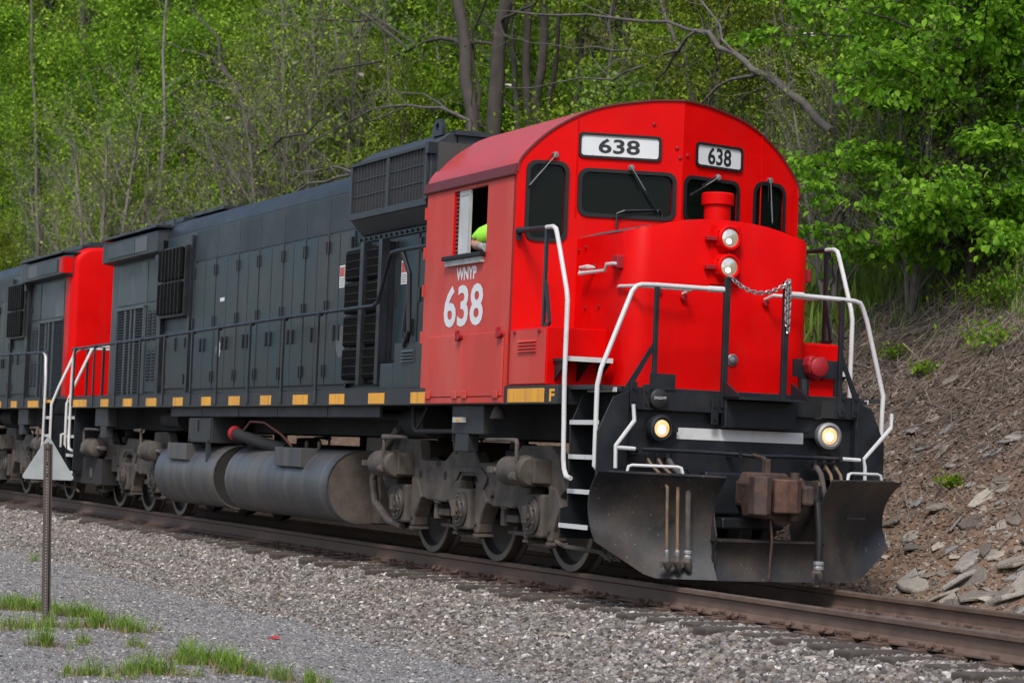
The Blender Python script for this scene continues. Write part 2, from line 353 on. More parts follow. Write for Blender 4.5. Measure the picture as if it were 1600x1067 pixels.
# ---- underframe
part(MB().box(-17.6, 1.5, -.85, .85, 1.22, 1.655), 'centre_sill', DKF)
part(MB().box(-17.78, 1.66, -1.43, 1.43, 1.66, 1.698), 'walkway_deck', SILL)
yel = [(-17.2, -16.26), (-15.36, -14.89), (-14.02, -13.5), (-12.73, -12.18), (-11.33, -10.85), (-9.97, -9.53), (-8.75, -8.29), (-7.45, -7.03), (-6.21, -5.68), (-4.94, -4.45), (-3.69, -3.21), (-2.46, -2.03)]
stx = [-17.2, -15.9, -14.55, -13.19, -11.89, -10.52, -9.34, -7.98, -6.67, -5.43]
for s in (-1, 1):
    sl_ = part(SB(s, -17.25, 1.07, 1.44, 1.525, 1.53, 1.70), 'side_sill', SILL, bevel=.006)
    part(SB(s, -17.25, -2.2, 1.46, 1.50, 1.705, 1.722), 'sill_lip', SILL)
    for a, b in yel: part(SB(s, a, b, 1.526, 1.529, 1.547, 1.66), 'reflector', YEL)
    part(SB(s, -.01, .80, 1.526, 1.529, 1.547, 1.672), 'reflector', YEL)
    # thin skirt under the sill
    xs = [-11.76, -10.25, -8.62, -7.05, -5.25, -3.57]
    for a, b in zip(xs[:-1], xs[1:]): part(SB(s, a+.012, b-.012, 1.40, 1.43, 1.41, 1.528), 'skirt_panel', SILL)
    # bolster brackets carrying the trucks
    for xc, d in ((-1.13, 1), (-15.58, -1)):
        mb = SB(s, xc-.39, xc+.39, 1.30, 1.45, 1.25, 1.528); mb.box(xc-.29*d, xc+.03*d, s*1.33, s*1.45, 1.08, 1.25)
        part(mb, 'bolster_bracket', SILL, bevel=.008)
        if d > 0:
            lb = part(SB(s, -1.38, -1.15, 1.452, 1.50, 1.36, 1.41), 'data_plate', GRY); part(SB(s, -1.29, -1.2, 1.5005, 1.502, 1.37, 1.4), 'data_sticker', YEL, lb)
    # bell-shaped lamp and air pipes hung under the sill
    part(MB().lathe([(.03, 0), (.05, .03), (.075, .1), (.08, .12), (0.0, .125)], (-.55, s*1.38, 1.52), (.1, 0, -1), 16), 'step_lamp', TRK, smooth=True)
    part(MB().tube([(-2.75, s*1.38, 1.52), (-2.7, s*1.38, 1.30), (-2.62, s*1.38, 1.27), (-1.6, s*1.38, 1.275)], .022, 8), 'air_pipe', DKF, smooth=True)
    part(MB().tube([(-2.35, s*1.38, 1.52), (-2.55, s*1.38, 1.33), (-2.65, s*1.38, 1.28)], .014, 6), 'air_pipe', DKF)
    part(MB().tube([(-1.58, s*1.40, 1.5), (-1.56, s*1.40, 1.2), (-1.55, s*1.38, 1.05)], .018, 6), 'air_pipe', DKF)
    part(MB().tube([(-10.6, s*.95, 1.50), (-9.4, s*.95, 1.47), (-6, s*.95, 1.44), (-3.2, s*.95, 1.42)], .05, 8), 'air_pipe', DKF)
    part(MB().cyl((-13.2, s*1.05, 1.38), (-12.3, s*1.05, 1.38), .13), 'air_filter', DKF)
    part(MB().cyl((-3.6, s*1.05, 1.36), (-2.9, s*1.05, 1.36), .16), 'blower_duct', DKF, smooth=True)
    # hinge knuckles / bolts on stanchion feet
    hr = MB(); hr.tube([(-17.5, s*1.50, 2.47), (-14, s*1.50, 2.50), (-10.6, s*1.5, 2.535), (-6.7, s*1.5, 2.58), (-3.72, s*1.5, 2.595), (-3.6, s*1.5, 2.63), (-3.55, s*1.5, 2.7), (-3.31, s*1.5, 3.08), (-3.25, s*1.5, 3.13), (-3.1, s*1.5, 3.143), (-2.22, s*1.5, 3.143)], .021, 8)
    H = part(hr, 'side_handrail', BLK, smooth=True)
    for x_ in stx:
        mb = MB(); zt = 2.47+(x_+17.5)/13.8*.125
        mb.box(x_-.026, x_+.026, s*1.512, s*1.526+s*.012, 1.57, zt-.02); mb.box(x_-.05, x_+.05, s*1.527, s*1.54, 1.56, 1.70)
        st = part(mb, 'stanchion', BLK, bevel=.003, seg=1)
        part(MB().lathe([(.0, -.03), (.03, -.02), (.034, 0), (.03, .02), (0, .03)], (x_, s*1.5, zt), (1, 0, 0), 10), 'rail_clamp', BLK, st, smooth=True)
    mb = MB(); mb.tube([(-2.92, s*1.5, 3.12), (-2.86, s*1.44, 2.9), (-2.86, s*1.42, 2.3), (-3.0, s*1.40, 2.16), (-3.05, s*1.40, 2.3), (-2.9, s*1.42, 2.72)], .026, 6)
    part(mb, 'cab_rail_brace', BLK)

# ---- fuel tanks
def tank_ring(x, k=1.0):
    pts = []
    for t in range(0, 13):
        a = radians(-90+180*t/12); pts.append((x, (1.12+.385*cos(a))*k, .635+.41*sin(a)*(1 if k == 1 else k)))
    for t in range(0, 13):
        a = radians(90+180*t/12); pts.append((x, (-1.12+.385*cos(a))*k, .635+.41*sin(a)*(1 if k == 1 else k)))
    return pts
for a, b in ((-8.85, -5.0), (-12.2, -9.4)):
    tk = part(MB().loft([tank_ring(a), tank_ring(b)]), 'fuel_tank', TANK, smooth=True, ang=50)
    part(MB().loft([tank_ring(b+.001, .985), tank_ring(b+.006, .985)]), 'tank_end', TANKE if b > -6 else TANKD, tk)  # rear tank's end is coloured near-black to stand for shade between the tanks
    for s in (-1, 1):
        part(MB().tube([(b+.006, s*(1.12+.385*cos(radians(t)))*.993, .635+.407*sin(radians(t))) for t in range(-90, 91, 15)], .012, 6), 'weld_rim', TANK, tk)
part(MB().box(-5.25, -4.75, -.95, .95, .24, 1.2), 'tank_bulkhead', TANKE, bevel=.01)
part(MB().box(-9.6, -8.7, -1.0, 1.0, .3, 1.1), 'tank_neck', DKF)
for s in (-1, 1):
    for x0, x1 in ((-11.55, -10.62), (-6.85, -5.9)):
        part(MB().prism([(s*1.30, .80), (s*1.51, .83), (s*1.51, 1.05), (s*1.30, 1.05)], 'x', x0, x1), 'tank_plate', TANK, bevel=.006)
    bx = part(SB(s, -10.8, -9.72, 1.0, 1.44, 1.065, 1.39), 'battery_box', SILL, bevel=.008)
    part(SB(s, -10.77, -9.75, 1.441, 1.449, 1.08, 1.375), 'box_door', SILL, bx); part(SB(s, -10.36, -10.30, 1.449, 1.465, 1.22, 1.36), 'latch', BLK, bx)
    for x_ in (-10.7, -9.85): part(SB(s, x_-.03, x_+.03, 1.449, 1.462, 1.085, 1.115), 'hinge', BLK, bx)
    part(SB(s, -9.86, -9.80, 1.42, 1.47, .82, 1.065), 'tank_strap', SILL)
    fp = part(MB().tube([(-7.3, s*1.2, 1.03), (-7.9, s*1.28, 1.08), (-8.7, s*1.42, 1.19)], [.07, .075, .075], 12), 'filler_pipe', DKF, smooth=True)
    part(MB().cyl((-8.69, s*1.418, 1.19), (-8.77, s*1.435, 1.205), .092, n=16), 'filler_cap', REDB, fp, bevel=.01)
    part(MB().tube([(-8.45, s*1.40, 1.24), (-8.2, s*1.40, 1.35), (-7.7, s*1.38, 1.34), (-7.2, s*1.32, 1.2), (-6.9, s*1.28, 1.06)], .014, 6), 'fill_hose', M('maroon_hose', (.12, .03, .025), .7), fp, smooth=True)
    for x_ in (-6.6, -6.15): part(MB().cyl((x_, s*1.2, 1.04), (x_, s*1.2, 1.13), .022, n=8), 'vent_pipe', TRK)
    part(MB().tube([(-3.55, s*1.22, 1.3), (-3.85, s*1.27, 1.05), (-4.05, s*1.30, .75), (-4.0, s*1.28, .5), (-3.75, s*1.22, .32), (-3.45, s*1.18, .27)], .04, 10), 'sand_hose', HOSE, smooth=True)
    part(MB().tube([(-3.6, s*1.2, 1.25), (-4.4, s*1.2, .95), (-4.5, s*1.2, .9)], .016, 6), 'drain_pipe', DKF)

# ---- trucks
TOP = [(-2.3, .95), (-2.13, 1.17), (-2.02, 1.2), (-1.37, 1.19), (-1.33, .99), (-1.25, .975), (-.65, .98), (-.46, 1.08), (.12, 1.085), (.26, .98), (1.02, .985), (1.25, 1.16), (1.9, 1.165), (2.05, 1.08), (2.24, .76)]
LOW = [(2.10, .66), (1.95, .68), (1.86, .78), (1.58, .79), (1.48, .74), (1.30, .60), (1.1, .56), (.62, .56), (.44, .60), (.28, .74), (.17, .84), (-.17, .84), (-.28, .74), (-.44, .60), (-.62, .56), (-1.1, .57), (-1.30, .61), (-1.48, .74), (-1.58, .79), (-1.86, .78), (-2.05, .74), (-2.30, .64), (-2.45, .78)]
def make_truck(xc, rz):
    mb = MB()
    for s in (-1, 1):
        mb.prism(TOP+LOW, 'y', s*1.02, s*1.15)
        for a in (-1.72, 0, 1.72):
            for d in (-1, 1):
                mb.prism([(a+d*.21, .80), (a+d*.36, .78), (a+d*.50, .60), (a+d*.41, .50), (a+d*.335, .38), (a+d*.31, .285), (a+d*.21, .285)], 'y', s*1.0, s*1.17)
    mb.box(-.5, .5, -1.0, 1.0, .75, 1.0); mb.box(-2.2, -1.95, -1.0, 1.0, .8, 1.0); mb.box(1.95, 2.15, -1.0, 1.0, .8, 1.0)
    T = mb.build('truck_frame', TRK, LOCO, bevel=.018); T.location = (xc, 0, 0); T.rotation_euler = (0, 0, rz)
    for a in (-1.72, 0, 1.72):
        part(MB().cyl((a, -1.0, .51), (a, 1.0, .51), .09), 'axle', DKF, T)
        part(MB().box(a-.35, a+.35, -.6, .6, .28, .8), 'traction_motor', DKF, T, bevel=.05)
        for s in (-1, 1):
            w = part(MB().lathe([(.09, .845), (.135, .845), (.15, .80), (.17, .765), (.26, .735), (.41, .745), (.425, .76), (.44, .82), (.503, .82), (.507, .815), (.512, .715), (.53, .695), (.54, .68), (.53, .665), (.44, .66), (.14, .66), (.09, .66)], (a, 0, .508), (0, s, 0), 40), 'wheel', WHEEL, T, smooth=True)
            part(MB().lathe([(.442, .8205), (.503, .8205), (.503, .823), (.442, .823), (.442, .8205)], (a, 0, .508), (0, s, 0), 40, cap=False), 'rim', RIM, w)
            j = part(SB(s, a-.195, a+.195, 1.02, 1.225, .315, .715), 'journal_box', TRK, T, bevel=.025)
            part(MB().lathe([(.175, 1.22), (.178, 1.245), (.165, 1.255), (.15, 1.252), (.145, 1.262), (.11, 1.266), (.10, 1.285), (.0, 1.288)], (a, 0, .515), (0, s, 0), 20), 'bearing_cap', WHEEL, j, smooth=True)
            cap = MB(); cap.box(a-.035, a+.035, s*1.285, s*1.315, .44, .60); cap.box(a-.075, a+.075, s*1.285, s*1.302, .485, .53)
            for q in range(6):
                t = radians(60*q+30); cap.cyl((a+.125*cos(t), s*1.258, .515+.125*sin(t)), (a+.125*cos(t), s*1.28, .515+.125*sin(t)), .017, n=6)
            part(cap, 'cap_bolts', TRK, j, bevel=.006, seg=1)
            tb = MB(); tb.tube([(a-.27, s*1.10, .29), (a-.25, s*1.10, .25), (a-.22, s*1.10, .243), (a+.22, s*1.10, .243), (a+.25, s*1.10, .25), (a+.27, s*1.10, .29)], .022, 6); tb.box(a-.32, a-.2, s*1.0, s*1.17, .255, .283); tb.box(a+.2, a+.32, s*1.0, s*1.17, .255, .283)
            part(tb, 'pedestal_tie_bar', TRK, T)
            for d in (-1, 1):
                part(MB().cyl((a+d*.27, s*1.17, .38), (a+d*.27, s*1.19, .38), .02, n=6), 'bolt', WHEEL, T)
    for s in (-1, 1):
        for i, (a0, a1) in enumerate(((-2.13, -1.42), (1.33, 2.02))):
            c = part(MB().lathe([(.0, -.37), (.09, -.365), (.135, -.335), (.14, -.29), (.14, .06), (.152, .065), (.152, .10), (.14, .105), (.14, .2), (.125, .22), (0, .225)], ((a0+a1)/2, s*1.315, .92), (1, 0, 0), 22), 'brake_cylinder', TRK, T, smooth=True)
            mid = (a0+a1)/2
            part(MB().tube([(mid-.36, s*1.315, .92), (mid-.62, s*1.315, .918), (mid-.68, s*1.315, .918)], .024, 8), 'push_rod', STEEL, c)
            part(MB().box(mid-.76, mid-.64, s*1.27, s*1.36, .885, .95), 'clevis', TRK, c, bevel=.01)
            part(MB().box(mid+.20, mid+.27, s*1.12, s*1.33, .81, 1.04), 'cylinder_bracket', TRK, c, bevel=.015)
            part(MB().tube([(mid+.08, s*1.40, .90), (mid+.1, s*1.43, 1.0), (mid+.1, s*1.43, 1.17), (mid+.06, s*1.42, 1.2), (mid-.1 if i else mid+.5, s*1.42, 1.205), (mid-.75 if i else mid+.62, s*1.38, 1.2)], .02, 8), 'brake_pipe', TRK, c, smooth=True)
            part(MB().lathe([(.0, -.05), (.04, -.04), (.05, 0), (.04, .05), (0, .06)], (mid+.07, s*1.44, .87), (1, 0, .1), 10), 'pipe_elbow', TRK, c, smooth=True)
        for x_, z_, r_ in ((-1.30, .83, .04), (-.62, .83, .045), (.45, .80, .05), (-.12, .91, .022), (1.05, .83, .02)):
            part(MB().cyl((x_, s*1.1505, z_), (x_, s*1.153, z_), r_, n=14), 'frame_hole', DKF, T)
        part(MB().cyl((.62, s*1.15, .68), (.62, s*1.185, .68), .035, n=10), 'frame_bolt', WHEEL, T, smooth=True)
        part(SB(s, .8, .92, 1.151, 1.156, .81, .87), 'casting_mark', WHEEL, T)
        part(SB(s, -.88, -.76, 1.1505, 1.153, .92, .97), 'frame_slot', DKF, T)
        part(SB(s, -1.27, -1.02, 1.151, 1.157, .86, .91), 'casting_mark', TRK, T)
        part(MB().prism([(-.50, .84), (-.40, .70), (-.30, .78), (-.2, .875), (.2, .875), (.30, .78), (.40, .70), (.50, .84), (.32, .93), (-.32, .93)], 'y', s*1.151, s*1.172), 'arch_rib', TRK, T, bevel=.012)
        for a in (-.86, .86):      # brake hangers between the wheels
            mb = SB(s, a-.12, a+.2, .95, 1.08, .42, .49); mb.box(a-.16, a-.08, s*.93, s*1.1, .38, .55); mb.box(a-.2, a+.28, s*.7, s*1.0, .3, .34)
            part(mb, 'brake_hanger', TRK, T, bevel=.008)
            part(MB().tube([(a-.17, s*1.09, .56), (a-.17, s*1.09, .60), (a-.02, s*1.09, .60), (a-.02, s*1.09, .56), (a-.17, s*1.09, .56)], .013, 6), 'hanger_pin', STEEL, T)
            part(MB().box(a-.12, a+.06, s*.68, s*.83, .2, .62), 'brake_shoe', WHEEL, T, bevel=.02)
        part(MB().tube([(2.0, s*1.12, .3), (2.2, s*1.1, .255), (2.6, s*.95, .23), (2.75, s*.9, .16)], .02, 6), 'sand_pipe', TRK, T)
        part(MB().lathe([(.10, 0), (.13, .02), (.13, .1), (.09, .12), (.09, .2), (0, .2)], (.75, s*.95, 1.0), (0, 0, 1), 16), 'side_bearing', DKF, T)
    return T
make_truck(-1.74, 0); make_truck(-14.95, pi)

# ---- long hood
HY = 1.03
def hood_ring(x, r=.36, top=4.34):
    p = [(x, -HY, 1.70)]
    for k in range(0, 9):
        a = radians(90*k/8); p.append((x, -HY+r*(1-cos(a)), top-.30+.27*sin(a)))
    p += [(x, -.3, top), (x, .3, top)]
    for k in range(8, -1, -1):
        a = radians(90*k/8); p.append((x, HY-r*(1-cos(a)), top-.30+.27*sin(a)))
    p.append((x, HY, 1.70)); return p
hood = part(MB().loft([hood_ring(-16.93), hood_ring(-2.25)]), 'long_hood', HOOD, smooth=True)
part(MB().loft([[(q[0], q[1]*1.004, q[2]+.004) for q in hood_ring(x_)[1:-1]] for x_ in (-16.92, -5.4)], cap=False, closed=False), 'hood_roof', ROOFG, smooth=True)
# slightly rounded red end of the hood
rings = []
for k in range(7):
    a = radians(90*k/6); ins = .12*(1-cos(a)); xx_ = -16.931-.12*sin(a)
    rings.append([(xx_, q[1]*(1-ins/1.03), q[2]-(0 if q[2] < 2 else ins*.5)) for q in hood_ring(0)])
part(MB().loft(rings), 'hood_end', RED, smooth=True, ang=60)
DX = [P3(u, 500, y=-HY)[0] for u in (303, 320, 336, 354, 371, 387, 403, 423, 441, 457, 475, 494, 511, 529, 552)]
random.seed(7)
for s in (-1, 1):
    for i, (a, b) in enumerate(zip(DX[:-1], DX[1:])):
        d = part(SB(s, a+.012, b-.012, HY+.001, HY+.018, 1.80, 3.575), 'hood_door', HOOD, bevel=.006, seg=1)
        if i % 2 == 0: part(SB(s, a-.02, a+.02, HY+.018, HY+.026, 1.80, 3.60), 'door_post', HOOD); part(SB(s, a+.021, a+.032, HY+.018, HY+.0195, 1.80, 3.58), 'door_gap', DKF)
        else: part(SB(s, a-.010, a+.010, HY+.001, HY+.004, 1.80, 3.58), 'door_gap', DKF)
        hx = b-.09 if i % 2 == 0 else a+.09; ox = a+.04 if i % 2 == 0 else b-.04
        part(SB(s, hx-.02, hx+.02, HY+.018, HY+.045, 2.32, 2.50), 'door_handle', BLK, d, bevel=.008, seg=1)
        for z in (1.9, 2.66, 3.36): part(SB(s, ox-.016, ox+.016, HY+.018, HY+.04, z, z+.14), 'hinge', BLK, d)
    # upper panels above the doors
    for a, b in zip(DX[0::2], DX[2::2]):
        part(SB(s, a+.006, b-.006, HY+.001, HY+.008, 3.60, 4.02), 'upper_panel', ROOFG)
    part(SB(s, -12.4, -12.3, HY+.001, HY+.05, 1.75, 3.98), 'hood_rib', BLK)
    part(SB(s, -5.75, -5.68, HY+.001, HY+.05, 1.75, 3.5), 'hood_rib', BLK)
    # rear filter over a low door
    fb = part(SB(s, -13.72, -12.46, HY+.001, HY+.10, 2.84, 3.86), 'filter_frame', BLK, bevel=.01)
    for r_ in range(2):
        for c_ in range(3):
            x0 = -13.68+c_*.405; z0 = 2.88+r_*.49
            part(SB(s, x0, x0+.385, HY+.10, HY+.155, z0, z0+.46), 'filter_pad', FILT, fb, bevel=.05, seg=3)
    for q in range(7): part(SB(s, -13.66+q*.185, -13.65+q*.185, HY+.156, HY+.162, 2.86, 3.84), 'guard_wire', BLK, fb)
    d = part(SB(s, -13.62, -12.5, HY+.001, HY+.02, 1.82, 2.66), 'hood_door', HOOD, bevel=.008); part(SB(s, -13.05, -13.01, HY+.02, HY+.045, 2.36, 2.55), 'door_handle', BLK, d)
    for z in (1.88, 2.4): part(SB(s, -12.56, -12.52, HY+.02, HY+.04, z, z+.14), 'hinge', BLK, d); part(SB(s, -13.6, -13.56, HY+.02, HY+.04, z, z+.14), 'hinge', BLK, d)
    part(SB(s, -13.95, -13.75, HY+.001, HY+.07, 1.72, 4.0), 'hood_rib', BLK)
    # louvre bank
    lf = part(SB(s, -16.5, -14.78, HY+.001, HY+.012, 1.76, 3.08), 'louver_panel', LOUV)
    cols = [(-16.48, -15.92), (-15.86, -15.58), (-15.54, -15.36), (-15.30, -14.82)]
    for a, b in cols:
        for q in range(30):
            z = 1.80+q*.042; part(MB().prism([(s*(HY+.012), z), (s*(HY+.042), z), (s*(HY+.012), z+.034)], 'x', a, b), 'louver_slat', LOUV, lf)
    for x_ in (-15.89, -15.56, -15.33, -14.80): part(SB(s, x_-.02, x_+.02, HY+.012, HY+.05, 1.76, 3.08), 'louver_mullion', FRAMEL, lf)
    part(SB(s, -16.5, -14.78, HY+.012, HY+.05, 3.06, 3.10), 'louver_mullion', FRAMEL, lf)
    ld = part(SB(s, -14.70, -14.02, HY+.001, HY+.016, 1.78, 3.10), 'louver_door', HOOD, bevel=.006)
    for x_ in (-14.62, -14.32):
        for z0 in (1.95, 2.55):
            part(SB(s, x_, x_+.2, HY+.016, HY+.02, z0, z0+.45), 'louver_recess', DKF, ld)
            for q in range(9): part(MB().prism([(s*(HY+.02), z0+.02+q*.047), (s*(HY+.038), z0+.02+q*.047), (s*(HY+.02), z0+.05+q*.047)], 'x', x_, x_+.2), 'louver_slat', LOUV, ld)
    d = part(SB(s, -14.72, -14.0, HY+.001, HY+.014, 3.14, 3.76), 'hood_door', HOOD); part(SB(s, -14.1, -14.05, HY+.014, HY+.04, 3.3, 3.36), 'latch', BLK, d)
    part(SB(s, -16.5, -14.78, HY+.001, HY+.01, 3.14, 3.76), 'upper_panel', M('weathered_green_panel', (.04, .055, .058), .5, var=.3, vs=1.2, dirt=(.16, .18, .18), amt=.22, dsc=(1.6, 1.6, 1.0)))
    # rear radiator overhang
    rb = part(MB().prism([(s*1.0, 4.18), (s*1.2, 4.14), (s*1.2, 3.83), (s*1.0, 3.80)], 'x', -17.0, -13.75), 'rear_radiator_box', BOXG, bevel=.01)
    part(SB(s, -16.6, -15.0, 1.201, 1.212, 3.88, 4.09), 'radiator_panel', HOOD, rb); part(SB(s, -14.98, -14.3, 1.201, 1.208, 3.88, 4.10), 'radiator_panel', M('pale_panel', (.075, .08, .085), .5), rb); part(SB(s, -17.002, -17.012, 1.03, 1.19, 3.85, 4.12), 'radiator_box_end', RED, rb)
    part(SB(s, -17.02, -13.7, 0.9, 1.24, 4.185, 4.215), 'radiator_lip', BLK, rb)
    part(SB(s, -13.95, -13.80, 1.06, 1.16, 3.68, 3.79), 'lamp_bracket', BLK)
    # electrical filters beside the cab
    ff = part(SB(s, -5.64, -4.36, HY+.001, HY+.08, 1.80, 3.36), 'filter_frame', BLK, bevel=.01)
    for x0, x1 in ((-5.61, -5.05), (-4.90, -4.45)):
        for r_ in range(4):
            part(SB(s, x0, x1, HY+.08, HY+.14, 1.84+r_*.375, 2.195+r_*.375), 'filter_pad', FILT, ff, bevel=.05, seg=3)
    part(SB(s, -5.03, -4.92, HY+.08, HY+.17, 1.78, 3.38), 'filter_post', BLK, ff); part(SB(s, -4.44, -4.34, HY+.08, HY+.17, 1.78, 3.38), 'filter_post', BLK, ff)
    for q in range(16): part(SB(s, -5.61, -4.45, HY+.141, HY+.146, 1.9+q*.092, 1.905+q*.092), 'guard_wire', BLK, ff)
    for x0, x1 in ((-4.28, -3.62), (-3.56, -2.95), (-2.9, -2.3)):
        d = part(SB(s, x0, x1, HY+.001, HY+.018, 1.78, 3.40), 'hood_door', HOOD, bevel=.006)
        for z in (1.9, 2.66, 3.2): part(SB(s, x0+.02, x0+.06, HY+.018, HY+.04, z, z+.15), 'hinge', BLK, d)
        part(SB(s, x1-.1, x1-.06, HY+.018, HY+.045, 2.3, 2.48), 'door_handle', BLK, d)
    part(SB(s, -5.5, -2.3, HY+.001, HY+.03, 3.41, 3.47), 'flange', HOOD)
    bl = MB()
    for q in range(20):
        bl.cyl((-5.4+q*.16, s*(HY+.03), 3.44), (-5.4+q*.16, s*(HY+.05), 3.44), .018, n=6)
    part(bl, 'bolt_row', BLK)['kind'] = 'stuff'
    # front radiator / intake box over the hood
    gb = part(MB().prism([(s*.9, 4.42), (s*1.0, 4.42), (s*1.2, 4.28), (s*1.2, 3.64), (s*1.06, 3.48), (s*.9, 3.48)], 'x', -5.38, -3.0), 'intake_box', BOXG, bevel=.012)
    for x0, x1 in ((-5.32, -4.22), (-4.14, -3.12)):
        g = part(SB(s, x0, x1, 1.201, 1.206, 3.72, 4.25), 'intake_grille', M('grille_mesh', (.022, .018, .017), .8, var=.4, vs=30, bump=.8, bs=200), gb)
        n_ = 11
        for q in range(n_): part(SB(s, x0+(q+.42)*(x1-x0)/n_, x0+(q+.58)*(x1-x0)/n_, 1.206, 1.214, 3.72, 4.25), 'grille_bar', BOXG, gb)
        for z in (3.9, 4.08): part(SB(s, x0, x1, 1.206, 1.215, z, z+.012), 'grille_bar', BOXG, gb)
    for x_ in (-5.35, -4.18, -3.06): part(SB(s, x_-.035, x_+.035, 1.201, 1.232, 3.65, 4.275), 'box_frame', BOXG, gb)
    for z0, z1 in ((3.645, 3.715), (4.252, 4.285)): part(SB(s, -5.38, -3.0, 1.201, 1.236, z0, z1), 'box_frame', BOXG, gb)
    for z in (3.70, 4.18): part(SB(s, -3.05, -2.95, 1.15, 1.25, z, z+.12), 'lift_bracket', BLK, gb)
    for x_, y_, zz in ((-3.2, 1.02, 4.40), (-5.5, .86, 4.26)):
        mb = MB(); pts = [(-.14, 0), (-.14, .06)]+[(.14*cos(radians(t))*-1, .06+.12*sin(radians(t))) for t in range(15, 180, 15)]+[(.14, .06), (.14, 0)]
        outline = [(x_+p[0], zz+p[1]) for p in pts]; hole = [(x_+.045*cos(radians(t)), zz+.10+.04*sin(radians(t))) for t in range(0, 360, 30)]
        plate('lifting_eye', outline, [hole], lambda a, b, y_=y_, s=s: (a, s*y_, b), (0, .04*s, 0), BLK, LOCO)
    # electrical locker
    ex = part(SB(s, -3.32, -2.45, 1.05, 1.40, 1.705, 2.19), 'equipment_locker', HOOD, bevel=.012); part(SB(s, -3.72, -3.33, 1.05, 1.40, 1.705, 1.98), 'locker_wing', HOOD, ex, bevel=.012)
    for q in range(4): part(MB().prism([(s*1.401, 1.98+q*.034), (s*1.425, 1.985+q*.034), (s*1.401, 2.008+q*.034)], 'x', -3.07, -2.74), 'louver_slat', FRAMEL, ex)
    # stickers, marks
    for x0, z0 in ((-6.03, 3.06), (-4.02, 3.0)):
        sk = part(SB(s, x0-.09, x0+.09, HY+.019, HY+.0205, z0-.13, z0+.13), 'notice', STK); part(SB(s, x0-.08, x0+.08, HY+.021, HY+.022, z0+.0, z0+.11), 'notice_heading', STR, sk)
        for q in range(4): part(SB(s, x0-.07, x0+.07, HY+.021, HY+.022, z0-.11+q*.026, z0-.10+q*.026), 'notice_line', M('sticker_grey', (.2, .2, .2), .6), sk)
    ek = part(SB(s, -10.92, -10.72, HY+.019, HY+.0205, 2.98, 3.03), 'notice', STK)
    for x0, zc, rx, rz_, mt in ((-10.91, 2.33, .10, .13, WHT), (-5.99, 2.3, .16, .19, M('faint_mark', (.09, .10, .105), .6))):
        part(MB().prism([(x0+rx*cos(t*pi/12), zc+rz_*sin(t*pi/12)) for t in range(24)], 'y', s*(HY+.0195), s*(HY+.022)), 'oval_mark', mt)
# roof fans and exhaust along the hood top
part(MB().box(-16.4, -14.0, -.75, .75, 4.32, 4.40), 'radiator_fan_deck', BLK, bevel=.01)
for x_ in (-15.9, -14.6): part(MB().cyl((x_, 0, 4.39), (x_, 0, 4.47), .55, n=24), 'radiator_fan', BLK)
part(MB().box(-13.4, -11.8, -.8, .8, 4.33, 4.39), 'roof_hatch', BLK, bevel=.01); part(MB().box(-11.3, -9.9, -.5, .5, 4.33, 4.37), 'roof_hatch', BLK)
part(MB().box(-8.6, -7.6, -.25, .25, 4.33, 4.46), 'exhaust_stack', DKF, bevel=.02)
for i, x_ in enumerate((-16.8, -16.1, -15.3, -14.4, -13.8)): part(MB().prism([(x_, 4.2), (x_+.14, 4.2), (x_+.1, 4.32), (x_+.05, 4.34)], 'y', -.98, -.94), 'roof_bracket', BLK)
part(MB().box(-5.4, -2.95, -.95, .95, 4.40, 4.45), 'box_roof', BOXG)
part(MB().box(-3.0, -2.99, -.9, .9, 3.5, 4.40), 'box_front', BOXG)
# ---- cab
ARC = [(1.0, 3.68), (.985, 3.79), (.92, 3.92), (.80, 4.09), (.63, 4.25), (.46, 4.345), (.235, 4.41), (.12, 4.428), (0, 4.436)]
_a = np.array(ARC); _t = np.linspace(0, len(ARC)-1, 45)
def _cr(t, c):
    i = int(min(max(math.floor(t), 0), len(ARC)-2)); f = t-i; p = [_a[min(max(i+k, 0), len(ARC)-1), c] for k in (-1, 0, 1, 2)]
    return .5*(2*p[1]+(p[2]-p[0])*f+(2*p[0]-5*p[1]+4*p[2]-p[3])*f*f+(3*p[1]-p[0]-3*p[2]+p[3])*f**3)
ARC = [(_cr(t, 0), _cr(t, 1)) for t in _t]
def arcpts(k=1.0, dz=0.):
    L_ = [(-a*1.52*k, z+dz) for a, z in ARC]; R_ = [(a*1.48*k, z+dz) for a, z in ARC[:-1]][::-1]; return L_+R_
def xf(y): return .38*(1-abs(y)/1.52)
o1 = arcpts(1.004, .009); i1 = arcpts(.996, -.006)
mb = MB()
for back, xr in ((True, 0),):
    A = [(-2.24, y, z) for y, z in o1]; B = [(xf(y)+.012, y, z) for y, z in o1]; C_ = [(xf(y)+.012, y, z) for y, z in i1]; D = [(-2.24, y, z) for y, z in i1]
    mb.loft([A, B, C_, D, A], cap=False, closed=False)
part(mb, 'cab_roof', REDR, smooth=True, ang=50)
mb = MB(); e0 = arcpts(1.006, .011); e1 = arcpts(1.000, -.002)
mb.loft([[(xf(y)+.0125, y, z) for y, z in e0], [(xf(y)+.019, y, z) for y, z in e0], [(xf(y)+.019, y, z) for y, z in e1], [(xf(y)+.0125, y, z) for y, z in e1]], cap=False, closed=False); part(mb, 'roof_edge', REDD)
wz0, wz1, wx0, wx1 = 2.97, 3.62, -1.52, -.67
